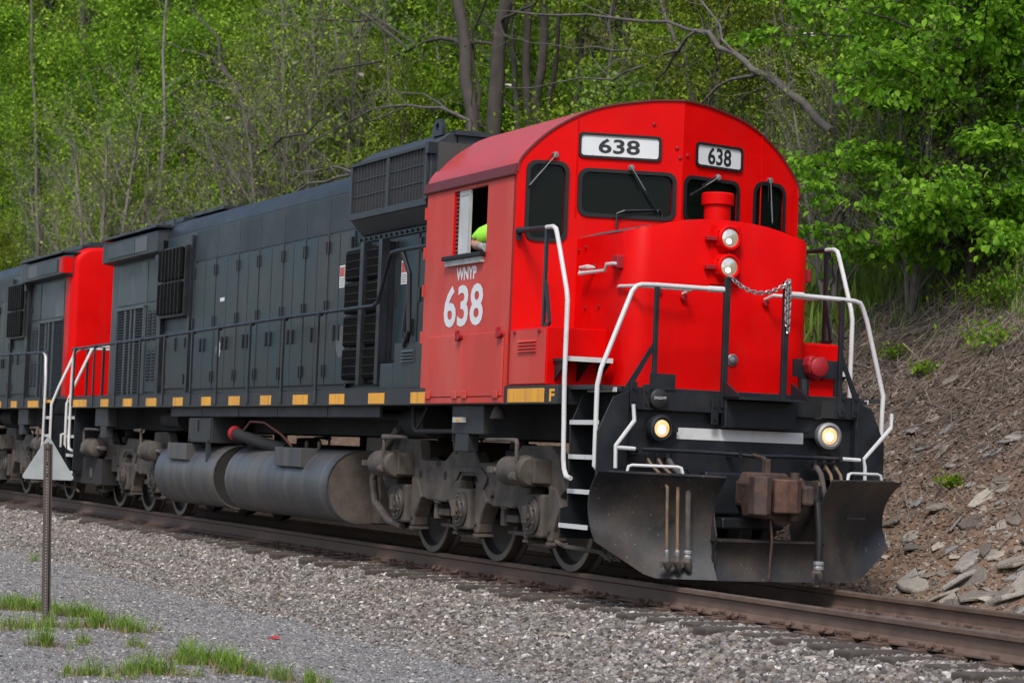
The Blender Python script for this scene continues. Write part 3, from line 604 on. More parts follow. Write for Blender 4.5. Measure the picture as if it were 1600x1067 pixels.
for s in (-1, 1):
    y_ = hw(s)
    plate('cab_side', [(-2.22, 1.702), (0, 1.702), (0, 3.66), (-2.22, 3.66)], [[(wx0, wz0), (wx1, wz0), (wx1, wz1), (wx0, wz1)]], lambda a, b: (a, s*y_, b), (0, -s*.05, 0), REDS, LOCO)
    part(MB().prism([(s*y_, 3.655), (s*(y_+.022), 3.652), (s*(y_+.03), 3.665), (s*(y_+.010), 3.76), (s*y_, 3.76)], 'x', -2.27, .0), 'drip_rail', REDD)
    # door hinges on the rear edge
    for z in (2.15, 2.62, 3.0, 3.4): part(SB(s, -2.255, -2.222, y_-.03, y_+.012, z, z+.12), 'door_hinge', REDS)
    # window: ledge, sash, slatted shade
    w = part(SB(s, wx0-.11, wx1-.0, y_+.001, y_+.07, wz0-.03, wz0+.012), 'window_ledge', RUB, bevel=.008); part(SB(s, wx0-.08, wx1-.03, y_+.001, y_+.04, wz0-.085, wz0-.031), 'ledge_bracket', GRY, w)
    sash = MB()
    sx0, sx1 = -1.40, -1.12
    sash.box(sx0, sx1, s*(y_-.03), s*(y_-.012), wz0, wz0+.04); sash.box(sx0, sx1, s*(y_-.03), s*(y_-.012), wz1-.05, wz1); sash.box(sx1-.045, sx1, s*(y_-.03), s*(y_-.012), wz0+.04, wz1-.05); sash.box(sx0, sx0+.03, s*(y_-.03), s*(y_-.012), wz0+.04, wz1-.05)
    S_ = part(sash, 'sliding_sash', GRY); part(SB(s, sx0+.03, sx1-.045, y_-.024, y_-.018, wz0+.04, wz1-.05), 'sash_panel', M('sash_pale', (.42, .43, .42), .4), S_)
    for q in range(16): part(SB(s, -1.52, sx0, y_-.045, y_-.02, wz0+.02+q*.04, wz0+.04+q*.04), 'shade_slat', M('shade_slat', (.10, .045, .045), .6), S_)
    part(SB(s, wx0-.0, wx0+.02, y_-.05, y_-.005, wz0, wz1), 'window_jamb', RED if s < 0 else INT)
    # equipment doors reaching down over the sill
    for a, b in ((-2.02, -1.10), (-1.09, -.11)):
        d = part(SB(s, a+.006, b-.006, y_+.012, y_+.03, 1.605, 2.205), 'equipment_door', REDS, bevel=.006)
        for x_ in (a+.1, b-.13):
            hh = part(SB(s, x_-.06, x_+.06, y_+.03, y_+.045, 1.585, 1.66), 'hinge', REDS, d, bevel=.008)
        part(SB(s, b-.09, b-.06, y_+.03, y_+.075, 2.14, 2.25), 'latch', REDB, d, bevel=.01); part(MB().cyl((b-.02, s*(y_+.03), 2.18), (b-.02, s*(y_+.07), 2.18), .03, n=10), 'latch_knob', REDB, d)
    part(SB(s, -2.03, -.10, y_+.001, y_+.011, 1.54, 2.215), 'equipment_door_frame', REDS); part(SB(s, -2.025, -.105, y_+.012, y_+.024, 1.545, 1.598), 'hinge_strip', REDS)
    # locker and step in front of the cab
    bx = part(SB(s, .0, .80, .93, y_, 1.702, 2.222), 'front_locker', RED, bevel=.01)
    part(SB(s, .012, .785, y_+.001, y_+.008, 1.715, 2.205), 'locker_side', REDS, bx)
    for q in range(4): part(MB().prism([(s*(y_+.008), 2.0+q*.03), (s*(y_+.028), 2.003+q*.03), (s*(y_+.008), 2.022+q*.03)], 'x', .2, .6), 'louver_slat', REDS, bx)
    for x_ in (.12, .66): part(MB().cyl((x_, s*(y_+.008), 2.185), (x_, s*(y_+.03), 2.185), .018, n=8), 'bolt', REDB, bx)
    if s > 0: part(SB(s, .2, 1.0, .93, 1.40, 1.702, 2.2), 'battery_locker', RED, bevel=.01)
    st = part(MB().box(.81, 1.08, s*1.0, s*1.46, 1.915, 1.94), 'locker_step', BLK)
    part(MB().box(1.081, 1.09, s*1.0, s*1.46, 1.912, 1.955), 'step_nosing', WHT, st)
    for yb in (1.44, 1.22, 1.02): part(MB().prism([(.802, 1.915), (1.07, 1.915), (.802, 1.74)], 'y', s*yb, s*(yb-.015)), 'step_bracket', BLK, st)
    # ---- front V wall with windows
    sc = y_/1.52
    outline = [(s*y_*a, z) for a, z in ARC]+[(0, 1.702), (s*y_, 1.702)]
    if s < 0:
        wins = [(-1.44, -1.05, 3.045, 3.80, .09), (-.965, -.055, 3.30, 3.755, .09)]
    else:
        wins = [(.885, 1.31, 3.05, 3.785, .12), (.02, .715, 3.30, 3.75, .09)]
    holes = [rr(a+.02, b-.02, c+.02, d-.02, r-.01) for a, b, c, d, r in wins]
    def mp(a, b): return (xf(a), a, b)
    plate('cab_front', outline, holes, mp, (-.06, 0, 0), RED, LOCO)
    for a, b, c, d, r in wins:
        fr = plate('window_gasket', rr(a, b, c, d, r), [rr(a+.035, b-.035, c+.035, d-.035, r*.8)], lambda p, q: (xf(p)+.001, p, q), (.016, 0, 0), RUB, LOCO)
        pts = rr(a+.03, b-.03, c+.03, d-.03, r*.8); mb = MB(); n_ = len(pts)
        mb.add([(xf(p)-.025, p, q) for p, q in pts]+[(xf(p)-.03, p, q) for p, q in pts], [tuple(range(n_)), tuple(range(2*n_-1, n_-1, -1))]+[(i, (i+1) % n_, n_+(i+1) % n_, n_+i) for i in range(n_)])
        part(mb, 'pane', GLS, fr)
    # number boards
    na, nb, nc, nd = (-.975, -.21, 3.85, 4.085) if s < 0 else (.15, .735, 3.842, 4.075)
    ng = plate('number_board_frame', rr(na, nb, nc, nd, .04), [rr(na+.022, nb-.022, nc+.022, nd-.022, .03)], lambda p, q: (xf(p)+.001, p, q), (.022, 0, 0), RUB, LOCO)
    pts = rr(na+.018, nb-.018, nc+.018, nd-.018, .03); mb = MB(); n_ = len(pts)
    mb.add([(xf(p)+.008, p, q) for p, q in pts]+[(xf(p)+.002, p, q) for p, q in pts], [tuple(range(n_)), tuple(range(2*n_-1, n_-1, -1))]+[(i, (i+1) % n_, n_+(i+1) % n_, n_+i) for i in range(n_)])
    board = part(mb, 'number_board', NBW, ng)
    ya = -.79 if s < 0 else .30; wd = .395 if s < 0 else .30; hh = .137 if s < 0 else .165
    zz = 3.9 if s < 0 else 3.877
    sl_v = Vector((-.25*s, 1, 0)) if s > 0 else Vector((.25, 1, 0))
    text_mesh('number_text', '638', NBK, board, (xf(ya)+.0095, ya, zz), (xf(ya+.01)-xf(ya), .01, 0), (0, 0, 1), hh, wd, bold=.022, depth=.0015)
    if s > 0:
        plate('cab_front_patch', [(.80, 3.0), (1.39, 3.0), (1.39, 3.74), (1.33, 3.86), (1.17, 4.02), (.80, 4.02)], [rr(.885, 1.31, 3.05, 3.785, .12)], lambda p, q: (xf(p)+.0005, p, q), (.009, 0, 0), RED, LOCO)
        part(SB(s, wx0, wx1, y_-.03, y_-.024, wz0, wz1), 'side_pane', GLS)
    # wipers
    def wiper(p0, p1, p2=None):
        w_ = part(MB().tube([(xf(p0[0])+.045, *p0), (xf(p1[0])+.03, *p1)], .0055, 6), 'wiper', STEEL); part(MB().lathe([(0, 0), (.03, .003), (.03, .03), (0, .034)], (xf(p0[0])+.012, *p0), (1, 0, 0), 8), 'wiper_motor', STEEL, w_)
        part(MB().tube([(xf(p0[0])+.045, p0[0]-.025, p0[1]+.01), (xf((p0[0]+p1[0])/2)+.03, (p0[0]+p1[0])/2-.03, (p0[1]+p1[1])/2)], .005, 5), 'wiper_link', RUB, w_)
        d_ = Vector((0, p1[0]-p0[0], p1[1]-p0[1]))*.55
        part(MB().tube([(xf(p1[0])+.026, p1[0]-d_.y*.9, p1[1]-d_.z*.9), (xf(p1[0])+.026, p1[0]+d_.y*.08, p1[1]+d_.z*.08)], .009, 5), 'wiper_blade', RUB, w_)
    if s < 0: wiper((-1.19, 3.855), (-1.415, 3.56)); wiper((-.49, 3.775), (-.23, 3.385))
    else: wiper((.42, 3.76), (.10, 3.565)); wiper((1.08, 3.80), (1.13, 3.40))
    for y0, z0 in ((.28, 4.2), (.03, 3.9), (.06, 3.99)) if s < 0 else ((.05, 3.93),):
        part(MB().lathe([(0, 0), (.018, 0), (.018, .012), (0, .018)], (xf(y0), s*y0, z0), (1, 0, 0), 8), 'bolt', REDB)
    part(MB().box(xf(.98)+.003, xf(.98)+.012, s*.975, s*.985, 3.3, 4.24), 'seam_strip', RED)
    # window shades visible at the foot of the glass
    # side handrail, black on the wall then white down to the steps
    yr = s*1.50 if s < 0 else s*1.42
    part(MB().tube([(.045, yr, 3.04), (.045, yr, 3.13), (.3, yr, 3.128), (.66, yr, 3.118)], .022, 8), 'cab_grab_rail', BLK, smooth=True)
    part(MB().tube([(.66, yr, 3.118), (.80, yr, 3.115), (.86, yr, 3.09), (.885, yr, 3.05), (.97, yr, 2.88), (1.135, yr, 2.53), (1.16, yr, 2.44), (1.157, yr, 1.76), (1.198, yr, 1.05), (1.22, yr, .96), (1.27, yr, .90), (1.36, yr, .885)], .021, 10), 'step_handrail', WHT, smooth=True)
    p_ = part(MB().box(.645, .69, yr-.012, yr+.012, 2.22, 3.11), 'handrail_post', BLK)
    part(MB().prism([(.69, 2.65), (.72, 2.60), (.82, 2.26), (.78, 2.225), (.66, 2.225), (.66, 2.25), (.77, 2.26), (.69, 2.55)], 'y', yr-.01, yr+.01), 'post_brace', BLK, p_)
part(MB().lathe([(.06, -.02), (.06, .03), (.045, .06), (0, .075)], (-.35, -.02, 4.44), (0, 0, 1), 14), 'roof_beacon', GRY, smooth=True)
# cab interior: rear wall, floor, console, seat
part(MB().box(-2.2, -2.17, -1.44, 1.42, 1.72, 4.2), 'cab_rear_wall', INT); part(MB().box(-2.16, .05, -1.43, 1.41, 2.1, 2.15), 'cab_floor', INT)
part(MB().box(-.9, -.25, .2, .9, 2.15, 3.15), 'control_stand', INT, bevel=.03)
part(MB().box(-.3, .1, -.9, 1.2, 2.9, 3.22), 'dash_shelf', INT)
for y0, z_, w_ in ((-.85, 3.345, .22), (-.34, 3.345, .2)): part(MB().box(xf(y0)-.16, xf(y0)-.12, y0, y0+w_, z_-.025, z_+.012), 'paper_sheet', M('paper', (.6, .6, .6), .7))
for s, zc in ((-1, 0),):
    text_mesh('road_lettering', 'WNYP', LET, LOCO, (-1.37, -1.523, 2.735), (1, 0, 0), (0, 0, 1), .125, .50, bold=.035, depth=.001)
    text_mesh('road_number', '638', LET, LOCO, (-1.66, -1.523, 2.285), (1, 0, 0), (0, 0, 1), .41, .98, bold=.022, depth=.001)
    text_mesh('road_lettering', 'WNYP', LET, LOCO, (-.85, 1.483, 2.735), (-1, 0, 0), (0, 0, 1), .125, .50, bold=.035, depth=.001)
    text_mesh('road_number', '638', LET, LOCO, (-.67, 1.483, 2.285), (-1, 0, 0), (0, 0, 1), .41, .98, bold=.022, depth=.001)
    text_mesh('end_letter', 'F', YEL, LOCO, (.91, -1.526, 1.552), (1, 0, 0), (0, 0, 1), .112, .115, bold=.03, depth=.002)

# ---- short nose
def ntop(y): return 3.25-.155*(abs(y)/.95)**2.1
plan = [(-.02, -.95), (.3, -.95), (.6, -.947), (.85, -.94)]
for k in range(0, 9):
    a = radians(90*k/8); plan.append((1.045+.21*sin(a), -.73-.21*cos(a)))
plan += [(1.26, -.45), (1.266, -.25), (1.27, 0)]
plan = plan+[(x_, -y_) for x_, y_ in plan[:-1]][::-1]
mb = MB(); n_ = len(plan)
mb.loft([[(x_, y_, 1.70) for x_, y_ in plan], [(x_, y_, 2.3) for x_, y_ in plan], [(x_, y_, ntop(y_)-.012) for x_, y_ in plan], [(x_*.995, y_*.995, ntop(y_)) for x_, y_ in plan]], cap=False, closed=False)
part(mb, 'nose', RED, smooth=True, ang=45)
mb = MB(); ys_ = np.linspace(-.945, .945, 25); rows = []
for y_ in ys_:
    ay = abs(y_); xm = 1.255 if ay < .73 else 1.045+sqrt(max(0, .21**2-(ay-.73)**2))
    rows.append([(x_, y_, ntop(y_)-.002) for x_ in (-.02, xm*.5, xm)])
mb.loft(rows, cap=False, closed=False)
part(mb, 'nose_top', M('antiskid_grey', (.05, .052, .055), .9, bump=.3), smooth=True)
V0 = (.72, .20, 3.22)
vt = part(MB().lathe([(.125, 0), (.125, .22), (.15, .225), (.152, .32), (.14, .335), (0, .34)], V0, (0, 0, 1), 28), 'nose_vent', RED, smooth=True)
part(MB().tube([(.28, -.62, 3.2), (.28, -.62, 3.34), (.30, -.55, 3.37), (.33, -.2, 3.40), (.33, -.17, 3.36), (.33, -.17, 3.22)], .011, 6), 'nose_top_grab', BLK)
# twin headlights
for z_ in (3.082, 2.823):
    h_ = part(MB().lathe([(.135, -.03), (.135, .02), (.13, .035), (.12, .055), (.118, .085), (.105, .10), (.092, .10), (.088, .085)], (1.27, -.005, z_), (1, 0, 0), 28), 'headlight', REDB if False else RED, smooth=True, ang=30)
    ln = part(MB().lathe([(.0885, .04), (.0885, .082), (.07, .09), (.04, .095), (0, .097)], (1.27, -.005, z_), (1, 0, 0), 24), 'lens', LENS, h_, smooth=True)
    part(MB().lathe([(0, .0975), (.020, .0965), (.024, .102), (.0, .104)], (1.27, -.025, z_-.03), (1, 0, 0), 14), 'filament', BULB, h_)
    for t in (30, 90, 150, 210, 270, 330): part(MB().cyl((1.325, -.005+.122*cos(radians(t)), z_+.122*sin(radians(t))), (1.345, -.005+.122*cos(radians(t)), z_+.122*sin(radians(t))), .009, n=6), 'bezel_screw', REDB, h_)
    part(MB().box(1.275, 1.33, -.22, -.12, z_-.03, z_+.01), 'headlight_hinge', REDB, h_, bevel=.006)
part(MB().box(1.266, 1.281, -.16, .14, 2.66, 3.20), 'headlight_plate', RED, bevel=.005)
mk = part(MB().lathe([(.055, 0), (.055, .012), (.042, .02), (.04, .012), (.03, .03), (0, .04)], (1.27, .10, 1.995), (1, 0, 0), 20), 'marker_light', STEEL, smooth=True)
for s in (-1, 1):
    part(MB().tube([(.55, s*.955, 2.80), (.55, s*1.03, 2.80), (.42, s*1.04, 2.80), (.42, s*1.04, 2.745), (.93, s*1.04, 2.745), (.97, s*1.04, 2.80), (1.08, s*1.03, 2.80), (1.08, s*.93, 2.80)] if s < 0 else [(.5, .955, 2.78), (.5, 1.04, 2.78), (1.0, 1.04, 2.78), (1.0, .955, 2.78)], .013, 8), 'nose_grab_iron', WHT, smooth=True)
    part(MB().box(.98, 1.10, s*.90, s*1.0, 2.76, 2.88), 'grab_block', REDB, bevel=.01)
    for x_, z_ in ((.2, 2.98), (.35, 3.0), (.38, 2.44), (.66, 2.44), (.55, 2.82)): part(MB().cyl((x_, s*.94, z_), (x_, s*.968, z_), .014, n=8), 'bolt', REDB)
    part(MB().tube([(1.0, s*.93, 2.60), (1.1, s*.97, 2.60), (1.38, s*.90, 2.595), (1.42, s*.66, 2.59), (1.42, s*.42, 2.59), (1.27, s*.42, 2.56)], .014, 8), 'nose_front_grab', WHT, smooth=True)
    part(MB().lathe([(0, 0), (.03, .005), (.03, .03), (0, .035)], (1.25, s*.66, 2.57), (1, 0, 0), 8), 'grab_bolt', REDB); part(MB().lathe([(0, 0), (.03, .005), (.03, .03), (0, .035)], (1.27, s*.42, 2.53), (1, 0, 0), 8), 'grab_bolt', REDB)
part(MB().tube([(-.0, -.952, z_) for z_ in (2.24, 2.6, 3.05)], .008, 6), 'weld_bead', RED)

# ---- front platform, end plate
FX = 1.66
ep = part(MB().box(FX, FX+.05, -1.19, 1.19, 1.50, 1.697), 'end_beam', BLK, bevel=.006)
part(MB().prism([(-1.19, 1.497), (1.19, 1.497), (1.19, .98), (.62, .93), (.5, .62), (-.5, .62), (-.62, .93), (-1.19, .98)], 'x', FX-.07, FX-.02), 'end_plate', BLK)
part(MB().box(FX-.019, FX-.014, -.63, .645, 1.263, 1.362), 'white_stripe', WHT)
for y0 in (-.86, .84):
    mb = MB().box(FX+.051, FX+.056, y0-.075, y0+.075, 1.46, 1.58); mb.lathe([(.075, FX+.051), (.075, FX+.056)], (0, y0, 1.58), (1, 0, 0), 18)
mbx = part(MB().box(FX+.051, FX+.058, .78, .92, 1.505, 1.60), 'hose_notch', DKF); part(MB().lathe([(.07, 0), (.07, .006)], (FX+.0515, .85, 1.60), (1, 0, 0), 18), 'hose_notch', DKF)
cv = part(MB().lathe([(.085, 0), (.085, .05), (.07, .06), (0, .06)], (FX+.05, -.87, 1.60), (1, 0, 0), 20), 'receptacle_cover', BLK, smooth=True); 
text_mesh('cover_lettering', 'DVSOMT', STK, cv, (FX+.113, -.925, 1.595), (0, 1, 0), (0, 0, 1), .024, .118, depth=.001)
part(MB().box(FX+.055, FX+.065, -.95, -.70, 1.68, 1.82), 'splash_plate', BLK)
for y_, z0 in ((-1.1, 1.52), (-.98, 1.5), (-.3, 1.4), (.44, 1.4), (1.0, 1.52), (1.13, 1.52)):
    mb = MB(); mb.box(FX+.051, FX+.066, y_-.035, y_+.035, z0, z0+.22)
    b_ = part(mb, 'stanchion_foot', BLK, bevel=.004)
    for z in (z0+.05, z0+.16): part(MB().cyl((FX+.066, y_, z), (FX+.082, y_, z), .014, n=6), 'bolt', BLK, b_)
# drop plate (gangway step) between the centre stanchions
dp = part(MB().box(FX+.05, FX+.33, -.22, .46, 1.625, 1.645), 'gangway_plate', BLK)
part(MB().prism([(FX+.05, 1.645), (FX+.34, 1.645), (FX+.34, 1.67), (FX+.05, 1.80)], 'y', -.235, -.22), 'gangway_side', BLK, dp); part(MB().prism([(FX+.05, 1.645), (FX+.34, 1.645), (FX+.34, 1.67), (FX+.05, 1.80)], 'y', .46, .475), 'gangway_side', BLK, dp)
part(MB().box(FX+.02, FX+.1, -.22, .5, 1.38, 1.62), 'gangway_box', BLK, dp, bevel=.01)
# front stanchions and rails
HX = 1.70
for y_, zt, zb in ((-.215, 2.70, 1.55), (.385, 2.70, 1.55)):
    part(MB().box(HX-.012, HX+.03, y_-.028, y_+.028, zb, zt), 'stanchion', BLK, bevel=.004)
for s in (-1, 1):
    yb = -.90 if s < 0 else .97
    st = part(MB().box(HX-.02, HX+.02, yb-.02, yb+.02, 1.55, 2.57), 'stanchion', BLK, bevel=.004)
    part(MB().prism([(yb, 2.12), (yb, 2.05), (s*1.13, 1.66), (s*1.15, 1.55), (s*1.19, 1.55), (s*1.17, 1.70)], 'x', HX-.008, HX+.008), 'stanchion_brace', BLK, st)
    pts = [(-.215, 2.585), (-.9, 2.585), (-1.05, 2.58), (-1.10, 2.565), (-1.14, 2.52), (-1.41, 1.84), (-1.442, 1.69), (-1.442, 1.15), (-1.44, 1.0), (-1.40, .96)] if s < 0 else [(.385, 2.587), (.97, 2.575), (1.10, 2.57), (1.16, 2.555), (1.19, 2.51), (1.24, 2.39), (1.435, 1.73), (1.43, 1.6), (1.424, 1.05), (1.40, .96)]
    part(MB().tube([(HX, a, b) for a, b in pts], .021, 10), 'front_handrail', WHT, smooth=True)
    part(MB().tube([(HX, pts[0][0], pts[0][1]), (HX, pts[0][0]+s*.18, pts[0][1])], .027, 10), 'rail_sleeve', WHT)
# safety chain
def chain(pts, name):
    L = [Vector(p) for p in pts]; mb = MB(); pos = L[0]; i = 0; seg = 0; step = .036; acc = []
    tot = sum((b-a).length for a, b in zip(L[:-1], L[1:])); d = 0
    while d < tot:
        r_ = d
        for a, b in zip(L[:-1], L[1:]):
            ln_ = (b-a).length
            if r_ <= ln_: acc.append((a+(b-a)*(r_/ln_), (b-a).normalized())); break
            r_ -= ln_
        d += step
    for k, (p, t) in enumerate(acc):
        n1 = t.orthogonal().normalized(); n1 = (Matrix.Rotation(pi/2*(k % 2)+.6, 3, t) @ n1)
        ring = [p+t*(.027*cos(a))+n1*(.017*sin(a)) for a in [2*pi*q/10 for q in range(10)]]
        mb.tube(ring+[ring[0]], .0062, 5, cap=False)
    return part(mb, name, CHR, smooth=True)
chain([(HX+.05, -.19, 2.685)]+[(HX+.05, -.19+.56*t, 2.685-.11*(1-(2*t-1)**2)) for t in (.15, .3, .45, .6, .75, .9)]+[(HX+.05, .37, 2.685)], 'safety_chain')
chain([(HX+.055, .385, 2.69), (HX+.06, .39, 2.5), (HX+.06, .385, 2.25)], 'hanging_chain'); chain([(HX+.055, .365, 2.68), (HX+.06, .36, 2.45), (HX+.06, .37, 2.3)], 'hanging_chain')
# MU receptacle (heart-shaped red casting) on a black bracket
br = part(MB().box(FX+.0, FX+.03, .5, 1.0, 1.86, 2.02), 'receptacle_bracket', BLK); part(MB().box(FX, FX+.03, .56, .66, 1.70, 1.86), 'receptacle_bracket', BLK); part(MB().box(FX, FX+.03, .93, 1.0, 1.70, 1.86), 'receptacle_bracket', BLK)
hp = [(0, -.13), (.075, -.06), (.105, .02), (.09, .085), (.045, .10), (0, .075), (-.05, .105), (-.095, .085), (-.105, .02), (-.08, -.05)]
rc = part(MB().prism([(.68+a, 1.95+b) for a, b in hp], 'x', FX+.03, FX+.15), 'receptacle', REDB, bevel=.02)
part(MB().lathe([(.085, 0), (.085, .03), (.07, .04), (0, .042)], (FX+.15, .68, 1.95), (1, -.1, 0), 16), 'receptacle_lid', REDB, rc, smooth=True)
part(MB().tube([(FX+.05, .60, 1.84), (FX+.05, .60, 1.70)], .045, 12), 'receptacle_conduit', BLK)
for y_ in (.62, .98): part(MB().prism([(FX+.0, 1.70), (FX+.0, 1.86), (FX+.05, 1.86)], 'y', y_, y_+.012), 'bracket_gusset', BLK)
# ditch lights
for s, y_ in ((-1, -.855), (1, .845)):
    d = part(MB().lathe([(.05, -.02), (.09, 0), (.118, .05), (.122, .10), (.118, .125), (.095, .135), (.09, .12)], (FX+.0, y_, 1.345), (1, -.08*s, 0), 24), 'ditch_light', BLK if s < 0 else STEEL, smooth=True, ang=30)
    part(MB().lathe([(.091, .08), (.091, .115), (.06, .125), (0, .128)], (FX, y_, 1.345), (1, -.08*s, 0), 20), 'lens', LENSW, d, smooth=True)
    part(MB().lathe([(0, .128), (.034, .126), (.038, .132), (0, .137)], (FX, y_-.006, 1.335), (1, -.08*s, 0), 12), 'filament', BULB, d)
    part(MB().box(FX-.02, FX+.06, y_-s*.2, y_-s*.1, 1.32, 1.37), 'lamp_mount', BLK, d)
# ---- corner steps
for s in (-1, 1):
    for x0 in (1.13, 1.715):
        mb = MB(); mb.prism([(s*1.44, .40), (s*1.44, 1.30), (s*1.30, 1.60), (s*1.15, 1.66), (s*1.15, .40)] if x0 > 1.5 else [(s*1.49, .36), (s*1.49, .62), (s*1.42, .64), (s*1.42, 1.35), (s*1.30, 1.65), (s*1.15, 1.66), (s*1.15, .36)], 'x', x0, x0+.02)
        part(mb, 'step_stringer', BLK, bevel=.003, seg=1)
    part(MB().box(1.15, 1.715, s*1.14, s*1.15, .4, 1.66), 'step_back', BLK)
    for y_, z in ((1.26, 1.675), (1.42, 1.385), (1.42, 1.085), (1.42, .785), (1.49, .485)):
        t = part(MB().box(1.152, 1.713, s*1.15, s*y_, z-.03, z-.005), 'step_tread', BLK); part(MB().box(1.15, 1.716, s*(y_+.001), s*(y_+.012), z-.032, z+.008), 'step_nosing', WHT, t)
    part(MB().prism([(s*1.43, 1.53), (s*1.43, 1.68), (s*1.19, 1.68), (s*1.19, 1.53)], 'x', 1.08, 1.125), 'sill_end', BLK)
    # rear steps and rails of the locomotive (white pipe)
    for x0 in (-17.78, -17.28):
        part(MB().prism([(s*1.46, .55), (s*1.46, 1.5), (s*1.3, 1.655), (s*1.0, 1.655), (s*1.0, .55)], 'x', x0, x0+.02), 'step_stringer', BLK)
    for q, z in enumerate((1.66, 1.39, 1.09, .79, .52)):
        t = part(MB().box(-17.757, -17.283, s*1.05, s*1.45, z-.03, z-.005), 'step_tread', BLK); part(MB().box(-17.757, -17.283, s*1.451, s*1.462, z-.035, z+.012), 'step_nosing', YEL if q == 0 else WHT, t)
    part(MB().box(-17.8, -17.76, s*.0, s*1.46, 1.45, 1.695), 'rear_end_beam', BLK); part(MB().box(-17.80, -17.74, 0, s*1.2, .55, 1.449), 'rear_end_plate', BLK)
    part(MB().box(-17.75, -16.0, s*1.0, s*1.3, .35, .75), 'rear_sand_box', TANKD)
    pale = M('pale_pipe', (.5, .5, .49), .45, var=.1)
    part(MB().tube([(-17.2, s*1.5, 2.46), (-17.3, s*1.5, 2.45), (-17.37, s*1.5, 2.38), (-17.44, s*1.5, 2.0), (-17.44, s*1.5, 1.0), (-17.40, s*1.5, .88), (-17.28, s*1.47, .85)], .022, 8), 'step_handrail', pale, smooth=True)
    part(MB().tube([(-17.83, s*.3, 2.55), (-17.83, s*1.0, 2.55), (-17.83, s*1.1, 2.5), (-17.83, s*1.36, 1.9), (-17.83, s*1.47, 1.6), (-17.83, s*1.47, .95), (-17.83, s*1.40, .85)], .022, 8), 'rear_handrail', pale, smooth=True)
    for y_ in (.3, .9): part(MB().box(-17.85, -17.81, s*y_-.02, s*y_+.02, 1.6, 2.55), 'stanchion', BLK)
    part(MB().tube([(-17.9, s*.2, 1.15), (-17.9, s*1.2, 1.15), (-17.9, s*1.3, 1.1), (-17.9, s*1.3, .9)], .016, 6), 'rear_uncoupling_lever', pale)
part(MB().box(-18.35, -17.78, -.12, .12, .72, .98), 'rear_coupler', RUST, bevel=.03)
part(MB().box(-18.40, -18.1, -.2, .2, .62, 1.05), 'rear_coupler_head', RUST, bevel=.06)
# ---- uncoupling levers
part(MB().tube([(1.86, -1.17, 1.54), (1.86, -1.155, 1.40), (1.86, -1.325, 1.18), (1.86, -1.32, .99)], .017, 8), 'uncoupling_handle', WHT, smooth=True)
part(MB().tube([(1.86, 1.428, 1.57), (1.86, 1.426, 1.44), (1.86, 1.15, 1.15), (1.86, 1.165, 1.08), (1.86, 1.17, .93)], .017, 8), 'uncoupling_handle', WHT, smooth=True)
part(MB().tube([(1.86, -1.32, 1.165), (1.86, -1.14, 1.16)], .018, 8), 'uncoupling_rod_end', WHT); part(MB().tube([(1.86, .92, 1.145), (1.86, 1.11, 1.14)], .018, 8), 'uncoupling_rod_end', WHT)
ur = part(MB().tube([(1.86, -1.14, 1.16), (1.86, -.5, 1.156), (1.86, -.12, 1.15), (1.90, -.05, 1.14), (1.90, .3, 1.145), (1.86, .4, 1.146), (1.86, .92, 1.145)], .017, 8), 'uncoupling_rod', BLK, smooth=True)
for y_ in (-1.1, -.12, .9): part(MB().box(FX-.03, 1.885, y_-.015, y_+.015, 1.12, 1.18), 'rod_bracket', BLK, ur)
part(MB().tube([(1.9, .0, 1.15), (2.1, .0, 1.12), (2.15, 0, 1.03)], .014, 6), 'lift_link', RUST)
# ---- plow
def plow_blade(s):
    ny_, nz_ = 11, 9; rows = []
    for i in range(ny_):
        t = i/(ny_-1); y0 = .52+t*(.98 if s < 0 else .90); row = []
        zb = .075 if t < .55 else .075+(t-.55)/.45*.29
        for j in range(nz_):
            q = j/(nz_-1); z = zb+(.945+.012*t-zb)*q
            curl = .20*(q-.45)**2*3.4 + .16*max(0, q-.78)-.03
            x = 2.21-.38*t + curl - .05 + (.0 if t < .9 else .02*q)
            yy_ = y0+(.0 if t < .85 else (t-.85)/.15*.05*(q**2))
            row.append((x, s*yy_, z))
        rows.append(row)
    mb = MB(); n_ = ny_*nz_
    F_ = [v for r in rows for v in r]; Bk = [(x-.018, y, z) for x, y, z in F_]; fs = []
    for i in range(ny_-1):
        for j in range(nz_-1):
            a = i*nz_+j; fs.append((a, a+1, a+nz_+1, a+nz_)); fs.append((n_+a, n_+a+nz_, n_+a+nz_+1, n_+a+1))
    per = [i*nz_ for i in range(ny_)]+[(ny_-1)*nz_+j for j in range(1, nz_)]+[i*nz_+nz_-1 for i in range(ny_-2, -1, -1)]+[j for j in range(nz_-2, 0, -1)]
    for a, b in zip(per, per[1:]+per[:1]): fs.append((a, b, n_+b, n_+a))
    mb.add(F_+Bk, fs); return part(mb, 'plow_blade', PLOW, smooth=True, ang=60)
